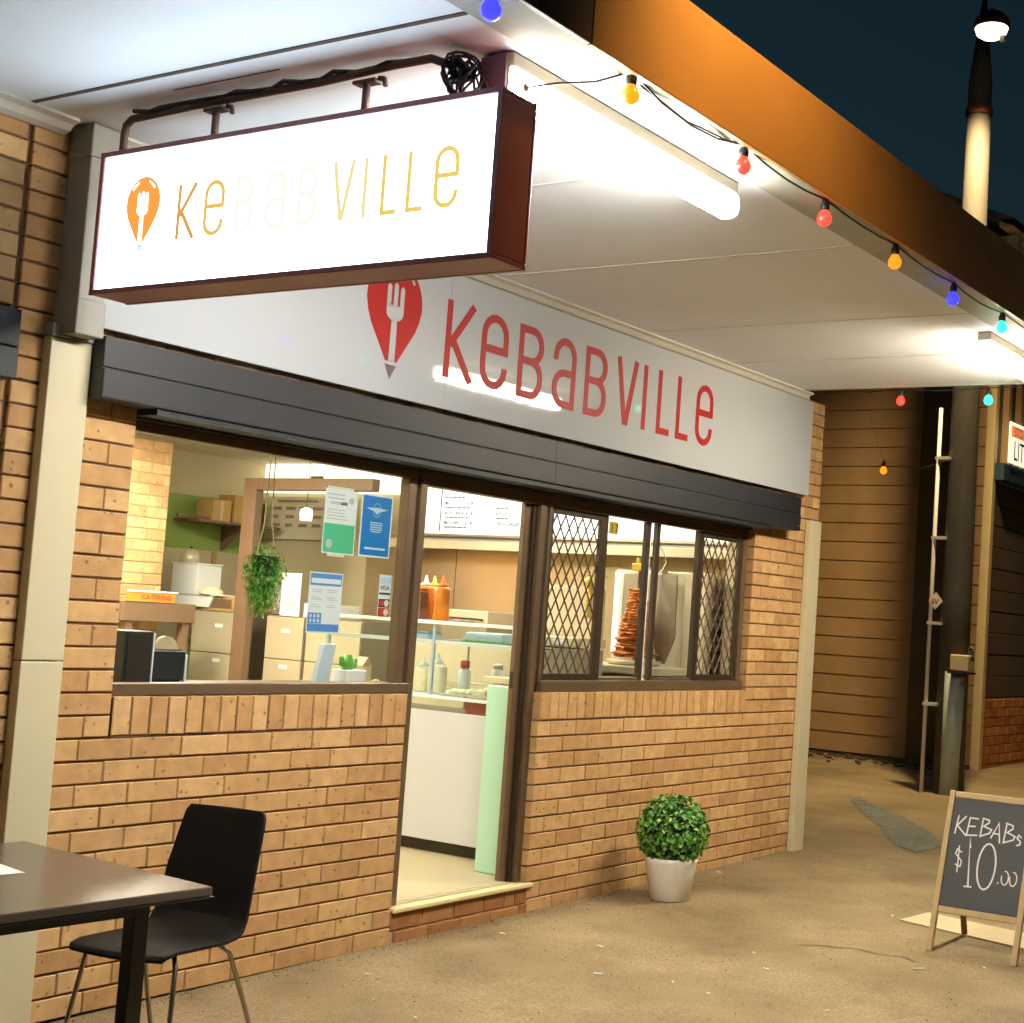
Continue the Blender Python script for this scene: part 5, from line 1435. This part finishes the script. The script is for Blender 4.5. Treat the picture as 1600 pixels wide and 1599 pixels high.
t.text("marker_print", "SV", .075, (pxb-.187, pyb+.205, 1.955), (0, -1, 0), (0, 0, 1), M['redink'], bold=.001)
t.part("meter_box", MB().box(pxb-.25, pxb-.08, pyb-.235, pyb-.045, 1.31, 1.47), M['weather_pale'], bevel=.012)
t.part("meter_shelf", MB().box(pxb-.27, pxb-.06, pyb-.25, pyb-.03, 1.285, 1.305), M['kick'])
t.part("meter_pipe", MB().tube([(pxb-.16, pyb-.21, 1.475), (pxb-.16, pyb-.21, 1.53), (pxb-.16, pyb-.225, 1.55), (pxb-.16, pyb-.245, 1.53), (pxb-.16, pyb-.245, 1.42)], .018, 8), M['pipe'], smooth=True)
t.part("meter_outlet", MB().tube([(pxb-.16, pyb-.17, 1.283), (pxb-.16, pyb-.17, 1.20)], .025, 8), M['pipe'], smooth=True)
t.part("insulator_band", MB().lathe((pxb, pyb+.04, 6.95), [(.135, 0), (.14, .02), (.14, .06), (.135, .08)], 18), M['rust'])
t.part("lamp_arm", MB().tube([(pxb, pyb+.03, 7.75), (pxb-.35, pyb-.14, 7.84), (pxb-.76, pyb-.33, 7.69)], .03, 8), M['steel_dark'], smooth=True)
hd = t.part("lamp_head", MB().lathe((pxb-.80, pyb-.35, 7.50), [(.165, 0), (.175, .03), (.16, .09), (.09, .15), (.03, .17)], 20), M['rust'], smooth=True)
t.part("lamp_lens", MB().lathe((pxb-.80, pyb-.35, 7.395), [(.02, 0), (.09, .012), (.14, .045), (.16, .10), (.16, .103)], 20), emit("street_lamp_lens", (1.0, .86, .58), 2.5), parent=hd, smooth=True)
t.part("photo_cell", MB().box(pxb-.84, pxb-.80, pyb-.50, pyb-.45, 7.34, 7.40), M['white_sign'])
ld = bpy.data.lights.new("street_lamp_light", 'SPOT'); ld.energy = 1600; ld.color = (1.0, .76, .42); ld.spot_size = math.radians(96); ld.spot_blend = 1.0; ld.shadow_soft_size = .08
lo = link(bpy.data.objects.new("street_lamp_light", ld), t.o)
lo.location = Vector((pxb-.80, pyb-.35, 7.33))-t.loc
lo.rotation_euler = Vector((1.2, .5, -4.6)).to_track_quat('-Z', 'Y').to_euler()

# assumed warm flood lamp, unseen above the awning, added to light the fascia
t = Thing("assumed_flood_lamp", "warm flood lamp on a bracket above the awning's fascia", "flood lamp", (-.45, -2.2, 3.58))
t.part("bracket", MB().tube([(-.45, -2.2, 3.58), (-.45, -2.22, 4.15), (-.42, -2.35, 4.32), (.40, -3.05, 4.48)], .014, 8), M['black'], smooth=True)
hd = t.part("lamp_head", MB().prism([(.40, -3.18, 4.44), (.40, -3.02, 4.50), (.40, -2.98, 4.40), (.40, -3.14, 4.34)], (.2, 0, 0)), M['black'], bevel=.006)
ld = bpy.data.lights.new("assumed_flood_light", 'SPOT'); ld.energy = 128; ld.color = (1.0, .56, .18); ld.spot_size = math.radians(100); ld.spot_blend = .9; ld.shadow_soft_size = .08  # source of the assumed lamp, makes the orange pool on the fascia
lo = link(bpy.data.objects.new("assumed_flood_light", ld), t.o)
lo.location = Vector((.38, -3.05, 4.38))-t.loc
tgt = Vector((.72, -2.28, 3.45)); d = tgt-Vector((.38, -3.05, 4.38))
lo.rotation_euler = d.to_track_quat('-Z', 'Y').to_euler()
